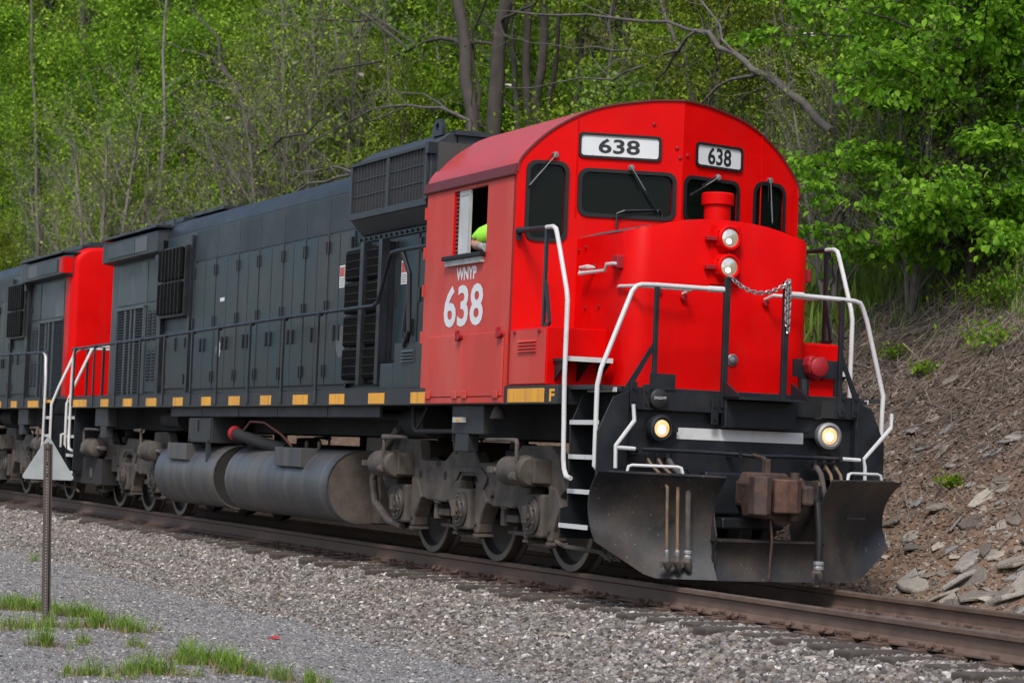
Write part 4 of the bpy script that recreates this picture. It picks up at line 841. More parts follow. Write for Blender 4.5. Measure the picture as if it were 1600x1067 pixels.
for s in (-1, 1):
    pb = plow_blade(s); WY = .98 if s < 0 else .90
    part(MB().tube([(2.21-.38*t+.20*.55**2*3.4+.16*.22-.08-.009, s*(.52+t*WY), .948+.012*t) for t in np.linspace(0, .95, 9)], .013, 6), 'plow_lip', PLOW, pb)
    part(MB().prism([(1.7, .95), (2.15, .94), (2.15, .60), (2.2, .45), (2.2, .1), (1.9, .1), (1.7, .5)], 'y', s*.50, s*.515), 'plow_web', PLOW)
    part(MB().box(1.70, 2.0, s*.6, s*.64, .5, .9), 'plow_support', BLK); part(MB().box(1.65, 1.9, s*1.1, s*1.14, .6, .92), 'plow_support', BLK)
    pts = [(1.98, s*1.27, .95), (1.98, s*1.255, 1.01), (1.98, s*1.22, 1.02), (2.12, s*.86, 1.02), (2.13, s*.83, 1.01), (2.14, s*.81, .94)]
    part(MB().tube(pts, .013, 8), 'plow_grab', WHT, smooth=True)
    part(MB().prism([(-.16, 0), (.16, 0), (.16, .012), (-.16, .012)], 'z', 0, 0) if False else MB().box(2.06, 2.075, s*.85, s*1.05, .62, .632), 'plow_seam', PLOW, pb)
# centre of the plow
ctr = []
for z, x in ((.07, 2.24), (.16, 2.19), (.26, 2.18), (.35, 2.21), (.415, 2.27)): ctr.append([(x, -.53, z), (x, .53, z), (x-.02, .53, z), (x-.02, -.53, z)])
part(MB().loft(ctr), 'plow_centre', PLOW, smooth=True, ang=60)
part(MB().box(1.9, 2.27, -.53, .53, .402, .418), 'plow_shelf', PLOW)
part(MB().tube([(2.26, -.02, .60), (2.30, -.02, .43), (2.285, -.02, .3), (2.27, -.02, .09)], .012, 6), 'drain_rod', RUST)
# ---- front coupler
cp = part(MB().box(1.55, 2.16, -.11, .11, .70, .93), 'coupler_shank', RUST, bevel=.03)
part(MB().box(1.66, 1.80, -.42, .42, .62, .99), 'coupler_pocket', BLK, bevel=.02)
part(MB().box(1.68, 1.95, -.32, .30, .50, .60), 'coupler_carrier', BLK, bevel=.02)
head = [(-.20, .62), (-.26, .90), (-.22, 1.0), (.10, 1.0), (.17, .94), (.26, .97), (.33, .88), (.33, .76), (.22, .66), (.18, .60), (.12, .545), (.02, .55), (-.02, .60)]
hd = MB(); hd.prism([(a, b) for a, b in head], 'x', 2.08, 2.30); part(hd, 'coupler_head', RUST, cp, bevel=.016)
part(MB().loft([[(2.28, -.26, z), (2.42, -.28, z), (2.50, -.20, z), (2.46, -.13, z), (2.36, -.15, z), (2.30, -.08, z)] for z in (.64, .97)]), 'coupler_guard_arm', RUST, cp, bevel=.012)
part(MB().loft([[(2.26, .04, z), (2.30, -.05, z), (2.42, -.08, z), (2.48, 0, z), (2.46, .12, z), (2.38, .21, z), (2.26, .22, z)] for z in (.66, .95)]), 'knuckle', RUSTO, cp, bevel=.014)
part(MB().cyl((2.36, .15, .60), (2.36, .15, 1.01), .04, n=14), 'knuckle_pin', RUST, cp); part(MB().box(2.29, 2.40, .22, .33, .73, .90), 'coupler_ear', RUST, cp, bevel=.025)
part(MB().box(2.12, 2.2, -.045, .005, .98, 1.12), 'lock_lift', RUST, cp, bevel=.01)
# ---- hoses
def hose(pts, r, mat, name='air_hose', hand=True):
    h_ = part(MB().tube(pts, r, 10), name, mat, smooth=True); a = Vector(pts[-1])
    part(MB().lathe([(r*1.15, 0), (r*1.5, .01), (r*1.5, .03), (r*1.2, .04), (r*1.45, .05), (r*1.45, .07), (r, .08)], a+Vector((0, 0, .02)), (0, 0, -1), 10), 'hose_clamp', STEEL, h_)
    if hand:
        mb = MB(); mb.tube([a+Vector((0, 0, -.03)), a+Vector((.015, -.012, -.08)), a+Vector((.01, .01, -.13)), a+Vector((0, .03, -.16))], [.022, .034, .03, .012], 8); mb.tube([a+Vector((0, -.02, -.06)), a+Vector((.0, -.05, -.08)), a+Vector((0, -.05, -.13))], [.016, .016, .012], 6)
        part(mb, 'gladhand', TRK, h_, smooth=True)
    part(MB().tube([Vector(pts[0])+Vector((0, 0, .04)), Vector(pts[0])+Vector((0, 0, -.05))], r*1.35, 8), 'hose_fitting', BLK, h_)
for y_, r_, m_ in ((-.99, .0125, HOSEB), (-.89, .0145, HOSEB), (-.79, .024, HOSE)):
    hose([(1.80, y_, 1.09), (1.88, y_+.01, 1.02), (2.02, y_+.025, .95), (2.14, y_+.03, .84), (2.15, y_+.03, .6), (2.17, y_+.03, .30)], r_, m_, 'air_hose')
for y_, r_, m_ in ((.68, .024, HOSE), (.78, .0145, HOSEB), (.88, .0145, HOSEB)):
    hose([(1.80, y_, 1.09), (1.88, y_+.02, 1.0), (1.93, y_+.04, .80), (1.93, y_+.05, .5)], r_, m_, 'air_hose', False)
part(MB().box(1.70, 1.82, -1.1, -.72, 1.095, 1.11), 'hose_bracket', BLK); part(MB().box(1.70, 1.82, .6, .98, 1.095, 1.11), 'hose_bracket', BLK)
hose([(1.80, .50, .95), (2.05, .47, .90), (2.30, .42, .74), (2.38, .40, .5), (2.39, .395, .24)], .032, RUB, 'brake_pipe_hose')
part(MB().tube([(2.0, -.02, .95), (2.05, .25, .93), (2.2, .42, .80)], .03, 8), 'angle_cock', BLK)
part(MB().prism([(-.55, 1.0), (-.35, 1.06), (-.18, .92), (-.5, .92)], 'x', 1.70, 1.72), 'pilot_gusset', BLK)
for s in (-1, 1): part(MB().box(1.62, 1.70, s*.5, s*.62, .62, .98), 'pilot_bracket', BLK)

# ---- second locomotive, coupled back to back behind the first
LOCO2 = copy_tree(LOCO, None, skip=('road_lettering', 'road_number', 'number_text', 'end_letter', 'cover_lettering', 'notice', 'oval_mark', 'safety_chain', 'hanging_chain'))
for s in (-1, 1):
    SB(s, -16.93, -16.60, 1.031, 1.0345, 1.76, 4.0).build('red_side_band', RED, LOCO2); SB(s, -17.0, -16.75, 1.2015, 1.205, 3.86, 4.12).build('red_box_band', RED, LOCO2)
LOCO2.name = 'locomotive'; LOCO2.location = (-36.75, 0, 0); LOCO2.rotation_euler = (0, 0, pi)
tag(LOCO2, 'second dark green locomotive with red hood end coupled behind number 638', 'locomotive', 'coupled locomotives')
# ================================================================== PERSON in the cab window
def engineer():
    root = empty('person', (-.69, -1.08, 2.15)); tag(root, 'person in lime green hi-vis shirt leaning an arm on the cab window ledge', 'person')
    O = Vector(root.location)
    J = {'pel': (-0.77, -1.02, 2.66, 0.16, 0.15), 'bel': (-0.75, -1.03, 2.82, 0.15, 0.13), 'chest': (-0.72, -1.06, 3.06, 0.17, 0.14), 'neckb': (-0.69, -1.06, 3.24, 0.09, 0.09), 'neck': (-0.67, -1.06, 3.31, 0.062, 0.062), 'jaw': (-0.625, -1.07, 3.385, 0.075, 0.08), 'head': (-0.64, -1.07, 3.47, 0.095, 0.105), 'crown': (-0.65, -1.07, 3.55, 0.075, 0.08),
         'nose': (-0.535, -1.075, 3.44, 0.022, 0.022),
         'shL': (-1.0, -1.36, 3.215, .105, .105), 'elL': (-1.17, -1.43, 3.085, .062, .062), 'wrL': (-.88, -1.50, 3.05, .040, .038), 'paL': (-.81, -1.505, 3.035, .042, .03),
         'shR': (-0.7, -0.86, 3.16, 0.085, 0.085), 'elR': (-0.57, -0.75, 2.92, 0.055, 0.055), 'wrR': (-0.35, -0.72, 2.96, 0.036, 0.034), 'paR': (-0.27, -0.72, 2.97, 0.04, 0.028),
         'hipL': (-0.69, -1.13, 2.62, 0.12, 0.12), 'knL': (-0.29, -1.16, 2.62, 0.08, 0.08), 'anL': (-0.25, -1.16, 2.25, 0.05, 0.05), 'toL': (-0.14, -1.16, 2.2, 0.045, 0.035),
         'hipR': (-0.69, -0.91, 2.62, 0.12, 0.12), 'knR': (-0.29, -0.88, 2.62, 0.08, 0.08), 'anR': (-0.25, -0.88, 2.25, 0.05, 0.05), 'toR': (-0.14, -0.88, 2.2, 0.045, 0.035)}
    for sd, y in (('L', -1.50), ('R', -.72)):
        b = J['pa'+sd]
        for i in range(4):
            yy = y-.03+.02*i if sd == 'R' else y+.0; zz = b[2]+(0 if sd == 'R' else .028-.019*i)
            J[f'f{sd}{i}'] = (b[0]+.055, yy, zz, .0095, .0095); J[f'g{sd}{i}'] = (b[0]+.095-.006*abs(i-1.3), yy, zz-.022, .0085, .0085)
        J['t'+sd] = (b[0]+.01, y+(.045 if sd == 'R' else .03), b[2]-.02, .011, .011); J['u'+sd] = (b[0]+.05, y+(.05 if sd == 'R' else .03), b[2]-.035, .0095, .0095)
    E = [('pel', 'bel'), ('bel', 'chest'), ('chest', 'neckb'), ('neckb', 'neck'), ('neck', 'jaw'), ('jaw', 'head'), ('head', 'crown'), ('jaw', 'nose')]
    for sd in 'LR':
        E += [('chest', 'sh'+sd), ('sh'+sd, 'el'+sd), ('el'+sd, 'wr'+sd), ('wr'+sd, 'pa'+sd), ('pel', 'hip'+sd), ('hip'+sd, 'kn'+sd), ('kn'+sd, 'an'+sd), ('an'+sd, 'to'+sd), ('pa'+sd, 't'+sd), ('t'+sd, 'u'+sd)]
        for i in range(4): E += [('pa'+sd, f'f{sd}{i}'), (f'f{sd}{i}', f'g{sd}{i}')]
    keys = list(J); me = bpy.data.meshes.new('body'); me.from_pydata([Vector(J[k][:3])-O for k in keys], [(keys.index(a), keys.index(b)) for a, b in E], [])
    ob = bpy.data.objects.new('tmp', me); COL.objects.link(ob)
    ob.modifiers.new('skin', 'SKIN'); ss = ob.modifiers.new('sub', 'SUBSURF'); ss.levels = ss.render_levels = 1
    sv = me.skin_vertices[0].data
    for i, k in enumerate(keys): sv[i].radius = J[k][3:]; sv[i].use_root = (k == 'pel')
    dg = bpy.context.evaluated_depsgraph_get(); dg.update(); bm_ = bpy.data.meshes.new_from_object(ob.evaluated_get(dg)); bpy.data.objects.remove(ob)
    body = link_mesh(bm_, 'body', SKIN, root, smooth=True, ang=180)
    def sub(name, test, mat, off):
        bm = bmesh.new(); bm.from_mesh(bm_); bm.normal_update()
        kill = [f for f in bm.faces if not test(f.calc_center_median()+O)]
        bmesh.ops.delete(bm, geom=kill, context='FACES')
        for v in bm.verts: v.co += v.normal*off
        m2 = bpy.data.meshes.new(name); bm.to_mesh(m2); bm.free(); o = link_mesh(m2, name, mat, root, smooth=True, ang=180, recalc=False)
        sm = o.modifiers.new('solid', 'SOLIDIFY'); sm.thickness = .006; return o
    sub('shirt', lambda c: 2.74 < c.z < 3.27 and not (c.x < -1.07 and c.z < 3.135) and c.y > -1.47 and not (c.y < -1.40 and c.z < 3.13) and c.y < -.79, LIME, .014)
    sub('trousers', lambda c: c.z <= 2.76 and c.z > 2.27, CLOTH, .012); sub('boots', lambda c: c.z <= 2.27, RUB, .012)
    sub('hair', lambda c: c.z > 3.47 and c.x < -.60, HAIR, .012); sub('gloves', lambda c: c.y < -1.46 and c.x > -.885, GLOVE, .004)
    for y in (-1.105, -1.045):
        MB().lathe([(0, -.012), (.011, -.006), (.011, .004), (0, .01)], Vector((-.552, y, 3.465))-O, (1, 0, 0), 8).build('eye', WHT, root)
    MB().box(-.555-O.x, -.545-O.x, -1.10-O.y, -1.05-O.y, 3.385-O.z, 3.393-O.z).build('mouth', REDD, root)
    for y in (-1.175, -.965): MB().lathe([(0, -.01), (.03, -.006), (.032, .004), (0, .01)], Vector((-.65, y, 3.455))-O, (0, 1, 0), 8).build('ear', SKIN, root)
engineer()
seat = empty('cab_seat', (-.79, -1.0, 2.15)); tag(seat, 'dark seat under the person at the cab window', 'seat')
MB().box(-.25, .22, -.25, .25, .36, .46).build('seat_cushion', RUB, seat, bevel=.03); MB().box(-.34, -.26, -.25, .25, .44, 1.0).build('backrest', RUB, seat, bevel=.03); MB().cyl((0, 0, 0), (0, 0, .36), .06).build('pedestal', STEEL, seat)

# ================================================================== SIGN on a perforated post (seen from behind)
SG = empty('sign', (-.03, -5.70, -.56)); tag(SG, 'small triangular metal sign seen from behind on a perforated steel post', 'sign')
SG.rotation_euler = (0, 0, 0)
lean = -.035
nrm = Vector((CF[0], CF[1], 0)).normalized(); rt = Vector((CR[0], CR[1], 0)).normalized()     # the plate faces away down the track
def sgp(a, b, c): v = rt*(a+b*lean)+nrm*c; return (v.x, v.y, b)
mb = MB(); pts = [(-.036, 0), (-.036, .02), (-.018, .026), (-.018, -.004), (.018, -.004), (.018, .026), (.036, .02), (.036, 0), (.02, -.012), (.02, -.014), (-.02, -.014), (-.02, -.012)]
mb = MB(); chan = [(-.037, .018), (-.037, .022), (-.017, .022), (-.017, -.012), (.017, -.012), (.017, .022), (.037, .022), (.037, .018), (.021, .018), (.021, -.016), (-.021, -.016), (-.021, .018)]
mb.loft([[sgp(a, z, c) for a, c in chan] for z in (-.35, 1.565)]); pst = mb.build('post', POST, SG)
hl = MB()
for q in range(62):
    z = .05+q*.025; c = sgp(0, z, -.0165)
    hl.box(c[0]-.004, c[0]+.004, c[1]-.004, c[1]+.004, z-.004, z+.004)
ho = hl.build('post_holes', M('hole_light', (.3, .29, .27), .8), pst); ho['kind'] = 'stuff'
tri = []
for cx_, cz_, a0 in ((0, 1.60, 30), (-.195, 1.285, 150), (.195, 1.285, 270)):
    for k in range(5):
        t = radians(a0+120*k/4); tri.append((cx_+.022*cos(t), cz_+.022*sin(t)))
mb = MB(); mb.loft([[sgp(a, b, c) for a, b in tri] for c in (.024, .028)]); mb.build('sign_plate', GALV, SG)
for z, r_ in ((1.53, .03), (1.40, .012), (1.30, .012)):
    c = Vector(sgp(0, z, -.013)); MB().lathe([(r_*.6, 0), (r_*.6, .012), (0, .016)], c, -nrm, 8).build('sign_bolt', RUST, pst)
mb = MB(); mb.loft([[sgp(a, b, c) for a, b in ((-.012, 1.40), (.014, 1.42), (.016, 1.58), (-.01, 1.57))] for c in (-.018, -.016)]); mb.build('rust_strap', RUST, pst)
# ================================================================== WOODS
def leaf_mat(name, a, b, tr=.42):
    mt = bpy.data.materials.new(name); mt.use_nodes = True; n = mt.node_tree.nodes; l = mt.node_tree.links; p = n['Principled BSDF']
    g = n.new('ShaderNodeNewGeometry'); oi = n.new('ShaderNodeObjectInfo'); mx = n.new('ShaderNodeMix'); mx.data_type = 'RGBA'; mx.inputs[6].default_value = (*a, 1); mx.inputs[7].default_value = (*b, 1)
    pw = n.new('ShaderNodeMath'); pw.operation = 'POWER'; pw.inputs[1].default_value = 1.8; l.new(g.outputs['Random Per Island'], pw.inputs[0]); l.new(pw.outputs[0], mx.inputs[0])
    hsv = n.new('ShaderNodeHueSaturation'); mr = n.new('ShaderNodeMapRange'); mr.inputs[3].default_value = .485; mr.inputs[4].default_value = .515; l.new(oi.outputs['Random'], mr.inputs[0]); l.new(mr.outputs[0], hsv.inputs['Hue'])
    mv = n.new('ShaderNodeMapRange'); mv.inputs[3].default_value = .78; mv.inputs[4].default_value = 1.18; l.new(oi.outputs['Random'], mv.inputs[0]); l.new(mv.outputs[0], hsv.inputs['Value'])
    l.new(mx.outputs[2], hsv.inputs['Color']); l.new(hsv.outputs[0], p.inputs['Base Color']); p.inputs['Roughness'].default_value = .5; p.inputs['Specular IOR Level'].default_value = .15
    t = n.new('ShaderNodeBsdfTranslucent'); l.new(hsv.outputs[0], t.inputs[0]); ms = n.new('ShaderNodeMixShader'); ms.inputs[0].default_value = tr
    l.new(p.outputs[0], ms.inputs[1]); l.new(t.outputs[0], ms.inputs[2]); l.new(ms.outputs[0], n['Material Output'].inputs[0]); return mt
LEAF = leaf_mat('spring_leaves', (.095, .205, .012), (.34, .52, .040))
LEAF2 = leaf_mat('olive_leaves', (.11, .19, .016), (.37, .48, .055))
LEAF3 = leaf_mat('pale_leaves', (.13, .21, .06), (.25, .32, .12))
LEAFM = leaf_mat('maple_leaves', (.095, .205, .011), (.30, .47, .035), .5)
NEED = leaf_mat('pine_needles', (.02, .05, .03), (.05, .09, .06), .2)
GRASS = leaf_mat('grass_blades', (.12, .21, .025), (.24, .34, .06), .3)
DRYG = leaf_mat('dry_grass', (.22, .16, .09), (.35, .27, .16), .2)
BARK = M('grey_bark', (.075, .066, .058), .95, var=.35, vs=3, dirt=(.13, .12, .105), amt=.4, dsc=(9, 9, 1.2), bump=.6, bs=25)
BARKD = M('dark_bark', (.045, .038, .032), .95, var=.35, vs=3, dirt=(.08, .07, .06), amt=.35, dsc=(12, 12, 1.2), bump=.6, bs=25)
BARKL = M('pale_bark', (.15, .135, .12), .95, var=.3, vs=3, bump=.4, bs=25)
DEADW = M('dead_wood', (.10, .088, .078), .95, var=.35, vs=4, dirt=(.06, .045, .035), amt=.45, dsc=(3, 3, 3), bump=.6, bs=30)
SILK = M('silk_web', (.36, .32, .28), .8, var=.1)
def leaves_obj(name, C, D, Nn, size, mat, parent, wide=.55, fold=.0, jit=.3, rng=None, droop=0):
    """one rhombic leaf per centre C: D = pointing direction, Nn = face normal"""
    N = len(C); D = D/np.maximum(np.linalg.norm(D, axis=1, keepdims=True), 1e-6); S_ = np.cross(Nn, D); S_ /= np.maximum(np.linalg.norm(S_, axis=1, keepdims=True), 1e-6); Nn = np.cross(D, S_)
    sz = size*(1+jit*(rng.random((N, 1))*2-1)); h = D*sz*.5; w = S_*sz*.5*wide
    me = bpy.data.meshes.new(name)
    if fold or droop:      # oval leaf folded along its midrib
        V = np.empty((N, 6, 3)); V[:, 0] = C-h; V[:, 1] = C+w*.85-D*sz*.2+Nn*sz*fold; V[:, 2] = C+w*.8+D*sz*.14+Nn*sz*fold*.6; V[:, 3] = C+h-Nn*sz*droop; V[:, 4] = C-w*.8+D*sz*.14+Nn*sz*fold*.6; V[:, 5] = C-w*.85-D*sz*.2+Nn*sz*fold
        me.vertices.add(N*6); me.vertices.foreach_set('co', V.ravel().astype(np.float32)); me.loops.add(N*8); idx = (np.arange(N)[:, None]*6+np.array([[0, 1, 2, 3, 0, 3, 4, 5]])).ravel(); me.loops.foreach_set('vertex_index', idx.astype(np.int32)); me.polygons.add(N*2); me.polygons.foreach_set('loop_start', (np.arange(N*2)*4).astype(np.int32)); me.polygons.foreach_set('loop_total', np.full(N*2, 4, np.int32))
    else:
        V = np.empty((N, 4, 3)); V[:, 0] = C-h; V[:, 1] = C+w-D*sz*.06; V[:, 2] = C+h; V[:, 3] = C-w-D*sz*.06
        me.vertices.add(N*4); me.vertices.foreach_set('co', V.ravel().astype(np.float32)); me.loops.add(N*4); me.loops.foreach_set('vertex_index', np.arange(N*4, dtype=np.int32)); me.polygons.add(N); me.polygons.foreach_set('loop_start', (np.arange(N)*4).astype(np.int32)); me.polygons.foreach_set('loop_total', np.full(N, 4, np.int32))
    me.update(calc_edges=True); me.validate()
    return link_mesh(me, name, mat, parent, recalc=False)
def rdir(rng, n): v = rng.normal(size=(n, 3)); return v/np.linalg.norm(v, axis=1, keepdims=True)
def tree_proto(seed, H, r0, first=.3, nb=14, spread=.9, blen=.36, levels=3, leaves=26, lsize=.14, lmat=None, bark=None, up=.35, cl=.34, stems=1, name='woodland_tree', sub=6, wide=.6, lean=.05):
    rng = np.random.default_rng(seed); wood = MB(); tips = []
    def branch(p, d, L, r, lev):
        n = 6 if lev == 0 else (5 if lev == 1 else 3); pts = [p.copy()]; rs = [r]; d = d/np.linalg.norm(d)
        for i in range(n):
            d = d+rng.normal(size=3)*(.06 if lev == 0 else .17)+np.array([0, 0, up*.12 if lev else .02]); d /= np.linalg.norm(d); p = p+d*L/n; pts.append(p.copy()); rs.append(r*(1-.82*(i+1)/n) if lev else r*(1-.75*(i+1)/n))
        wood.tube([Vector(q) for q in pts], rs, {0: 8, 1: 5, 2: 4}.get(lev, 3), cap=False)
        if lev < levels:
            k = nb if lev == 0 else (sub if lev == 1 else 4); lo = first if lev == 0 else .25
            for q in range(k):
                f = lo+(1-lo)*(q+rng.random()*.8)/k; i = min(int(f*n), n-1); t = f*n-i; b = pts[i]*(1-t)+pts[i+1]*t; ax = pts[i+1]-pts[i]; ax /= np.linalg.norm(ax)
                s_ = rng.normal(size=3); s_ -= ax*(s_@ax); s_ /= np.linalg.norm(s_); a = spread*(.75+.5*rng.random())
                dd = ax*cos(a)+s_*sin(a); LL = (H*blen*(1.05-.65*f) if lev == 0 else L*.52*(1.1-.5*f))*(.75+.5*rng.random())
                branch(b, dd, LL, max((rs[i]*(1-t)+rs[i+1]*t)*(.5 if lev == 0 else .55), .006), lev+1)
        if lev >= levels-1: tips.append((pts[len(pts)//2], pts[-1]))
    for s_ in range(stems):
        d0 = np.array([rng.normal()*lean, rng.normal()*lean, 1.0]) if stems == 1 else np.array([cos(2.4*s_)*.25*rng.random()**.5, sin(2.4*s_)*.25, 1.0])
        branch(np.array([0, 0, -.3]), d0, H*(1 if stems == 1 else .8+.25*rng.random())*.96, r0, 0)
    root = empty(name); tr = wood.build('trunk', bark or BARK, root, smooth=True, ang=80)
    if leaves:
        C = []
        for a, b in tips:
            n = rng.poisson(leaves*(2.3 if rng.random() < .4 else .35))
            if n:
                t = rng.random((n, 1)); C.append(a+(b-a)*t*1.05+rng.normal(size=(n, 3))*cl*np.array([1, 1, .7]))
        C = np.concatenate(C); Nn = rdir(rng, len(C))+np.array([0, 0, 1.1]); leaves_obj('crown', C, rdir(rng, len(C))+np.array([0, 0, -.25]), Nn, lsize, lmat or LEAF, root, wide=wide, rng=rng)
    return root
PR = {}
PR['tall'] = tree_proto(1, 15, .17, .26, 20, .95, .30, leaves=27, lsize=.135, cl=.36, name='woodland_tree', bark=BARKD)
PR['tall2'] = tree_proto(2, 17, .20, .42, 17, .85, .26, leaves=23, lsize=.125, lmat=LEAF2, bark=BARK, cl=.40, name='woodland_tree')
PR['mid'] = tree_proto(3, 9.5, .11, .14, 20, .95, .34, leaves=28, lsize=.115, cl=.30, name='woodland_tree', bark=BARK)
PR['mid2'] = tree_proto(4, 8.5, .10, .10, 20, .9, .36, leaves=22, lsize=.10, lmat=LEAF2, bark=BARKD, cl=.30, name='woodland_tree')
PR['shrub'] = tree_proto(5, 3.4, .03, .06, 12, .7, .42, levels=2, leaves=60, lsize=.095, cl=.22, stems=3, name='woodland_shrub', bark=BARK)
PR['pale'] = tree_proto(6, 4.6, .04, .12, 13, .8, .36, levels=2, leaves=40, lsize=.15, lmat=LEAF3, cl=.26, stems=2, name='pale_shrub', bark=BARK)
PR['bare'] = tree_proto(8, 8.0, .10, .12, 14, .6, .44, leaves=2, lsize=.10, lmat=LEAF2, cl=.2, stems=5, name='bare_tree', bark=BARKL, up=.7)
# the wood on the hill: every tree its own object, meshes shared
rng = np.random.default_rng(11); used = set(); cnt = {}
LBL = {'tall': ('tall dark-trunked tree in fresh green leaf in the woods on the hillside', 'tree', 'leafy trees in the hillside woods'), 'tall2': ('tall grey-trunked tree with thin olive spring leaves in the hillside woods', 'tree', 'thin olive trees in the hillside woods'),
       'mid': ('young bushy tree in fresh green leaf at the edge of the woods', 'tree', 'young trees at the edge of the woods'), 'mid2': ('young tree with small olive leaves at the edge of the woods', 'tree', 'young olive trees at the edge of the woods'), 'shrub': ('bright green leafy shrub growing behind the train at the foot of the woods', 'shrub', 'green shrubs at the foot of the woods')}
def place(kind, x, y, sc, lab=None, rz=None, sz=1):
    o = PR[kind] if kind not in used else copy_tree(PR[kind]); used.add(kind)
    o.location = (x, y, float(ground_z(x, y))-.05); o.scale = (sc, sc, sc*sz); o.rotation_euler = (0, 0, rng.random()*6.28 if rz is None else rz)
    L_ = lab or LBL[kind]; tag(o, L_[0], L_[1], L_[2] if len(L_) > 2 else None); return o
def in_view(x, y, h, m=160):
    z = float(ground_z(x, y)); u, v, w = proj((x, y, z)); u2, v2, w2 = proj((x, y, z+h))
    return w > 5 and -m < u < 1600+m and v2 < 560 and v > -60
LBL['bare'] = ('nearly leafless many-stemmed grey tree at the edge of the woods behind the train', 'tree', 'leafless grey trees at the edge of the woods'); LBL['pale'] = ('pale silvery green leafy tree in the hillside woods', 'tree', 'pale green trees in the hillside woods')
bands = [(5.6, 7.5, 22.0, ('bare',)), (8.0, 11.0, 4.2, ('mid', 'mid2', 'mid', 'shrub', 'mid')), (12, 16, 4.8, ('tall', 'mid', 'mid2', 'tall2', 'pale')), (18, 24, 5.5, ('tall', 'tall2', 'mid')), (28, 38, 6.5, ('tall', 'tall2', 'tall', 'mid')), (44, 60, 8, ('tall', 'tall', 'tall2'))]
NT = 0
for y0, y1, dx, kinds in bands:
    x = -130.0
    while x < 8:
        x += dx*(.7+.6*rng.random())*(1 if x > -60 else 1.25); y = y0+(y1-y0)*rng.random()
        if x > -9 and y < 10: continue
        k = kinds[int(rng.integers(len(kinds)))]
        if in_view(x, y, 12): place(k, x, y, (.8+.45*rng.random())*(1.7 if k == 'pale' else 1)); NT += 1
# foot of the wood: shrubs just beyond the train
x = -92.0
while x < -9:
    x += 4.2*(.6+.8*rng.random())
    y = 6.0+2.0*rng.random()
    if in_view(x, y, 3): place('shrub' if rng.random() < .8 else 'mid2', x, y, .4+.5*rng.random()); NT += 1
print('TREES', NT)
place('bare', *P3(183, 300, y=4.3)[:2], .95, ('multi-stemmed tree almost bare of leaves behind the second locomotive', 'tree'), rz=.5)
b2 = place('bare', *P3(420, 250, y=5.0)[:2], .8, ('nearly bare branching tree standing left of the intake box among green trees', 'tree'), rz=2.2)
place('pale', *P3(128, 340, y=5.0)[:2], .55, ('pale broad-leaved sapling just above the red hood end', 'shrub'))
place('pale', *P3(690, 200, y=6.5)[:2], .85, ('pale green leafy sapling above the intake box beside the dark trunks', 'shrub'))
place('pale', *P3(30, 120, y=13.0)[:2], 2.2, ('pale silvery green tree in the top left corner', 'tree'))
place('pale', *P3(1010, 150, y=8.5)[:2], .8, ('pale leafy sapling behind the cab roof', 'shrub'))

# ---- individual trunks and limbs one can tell apart
def px_tube(mb, pts, y, w0, w1, n=7, sub=2, rough=.03):
    P = [P3(u, v, y=y) for u, v in pts]; out = []
    for i in range(len(P)-1):
        for k in range(sub):
            t = k/sub; out.append(P[i]*(1-t)+P[i+1]*t)
    out.append(P[-1]); out = [p+(rng.normal(size=3)*rough if 0 < i < len(out)-1 else 0) for i, p in enumerate(out)]
    sc = np.linalg.norm(P[0]-CAM_POS)/FPX/2; m_ = len(out)
    mb.tube([Vector(p) for p in out], [(w0+(w1-w0)*i/(m_-1))*sc for i in range(m_)], n, cap=True); return out
def twigs(mb, path, y, count, L, r, up=.2, levels=2):
    for q in range(count):
        i = int(rng.integers(max(len(path)//4, 1), len(path))); p = path[i]; d = rdir(rng, 1)[0]+np.array([0, 0, up]); ax = path[i]-path[i-1]; ax = ax/np.linalg.norm(ax); d = ax*.8+d*.8; pts = [p]
        LL = L*(.5+rng.random())
        for k in range(4): d = d/np.linalg.norm(d)+rng.normal(size=3)*.18; pts.append(pts[-1]+d/np.linalg.norm(d)*LL/4)
        mb.tube([Vector(a) for a in pts], [r, r*.8, r*.6, r*.4, r*.2], 3, cap=False)
        if levels > 1: twigs(mb, pts, y, 2, L*.5, r*.5, up, levels-1)
def leaf_cloud(root, name, centres, rad, n, size, mat):
    C = np.concatenate([np.asarray(c)+rng.normal(size=(n, 3))*rad for c in centres]); C -= np.array(root.location)
    return leaves_obj(name, C, rdir(rng, len(C))+np.array([0, 0, -.3]), rdir(rng, len(C))+np.array([0, 0, 1.]), size, mat, root, rng=rng)
def trunk_tree(name, label, cat, trunk, y, w0, w1, limbs, bark, group=None, tw=(10, 1.0, .012), crown=None):
    b = P3(*trunk[0], y=y); gz = float(ground_z(b[0], b[1])); root = empty(name, (float(b[0]), float(b[1]), gz)); tag(root, label, cat, group)
    def fin(mb, nm):
        for i, v in enumerate(mb.v): mb.v[i] = (v[0]-b[0], v[1]-b[1], v[2]-gz)
        return mb.build(nm, bark, root, smooth=True, ang=80)
    mb = MB(); path = px_tube(mb, trunk, y, w0, w1, 9)
    if b[2] > gz and name != 'fallen_tree': mb.tube([Vector((b[0], b[1], gz-.3)), Vector(b)], w0*np.linalg.norm(b-CAM_POS)/FPX/2*1.15, 9)
    twigs(mb, path, y, tw[0], tw[1], tw[2]); fin(mb, 'trunk')
    for pts, a, c, t in limbs:
        mb = MB(); pth = px_tube(mb, pts, y, a, c, 6); twigs(mb, pth, y, t, tw[1], max(.006, c*.35*np.linalg.norm(b-CAM_POS)/FPX/2)); fin(mb, 'limb')
    if crown: leaf_cloud(root, 'crown', crown[0], crown[1], crown[2], crown[3], crown[4])
    return root
G5 = 'dark trunks rising behind the cab'
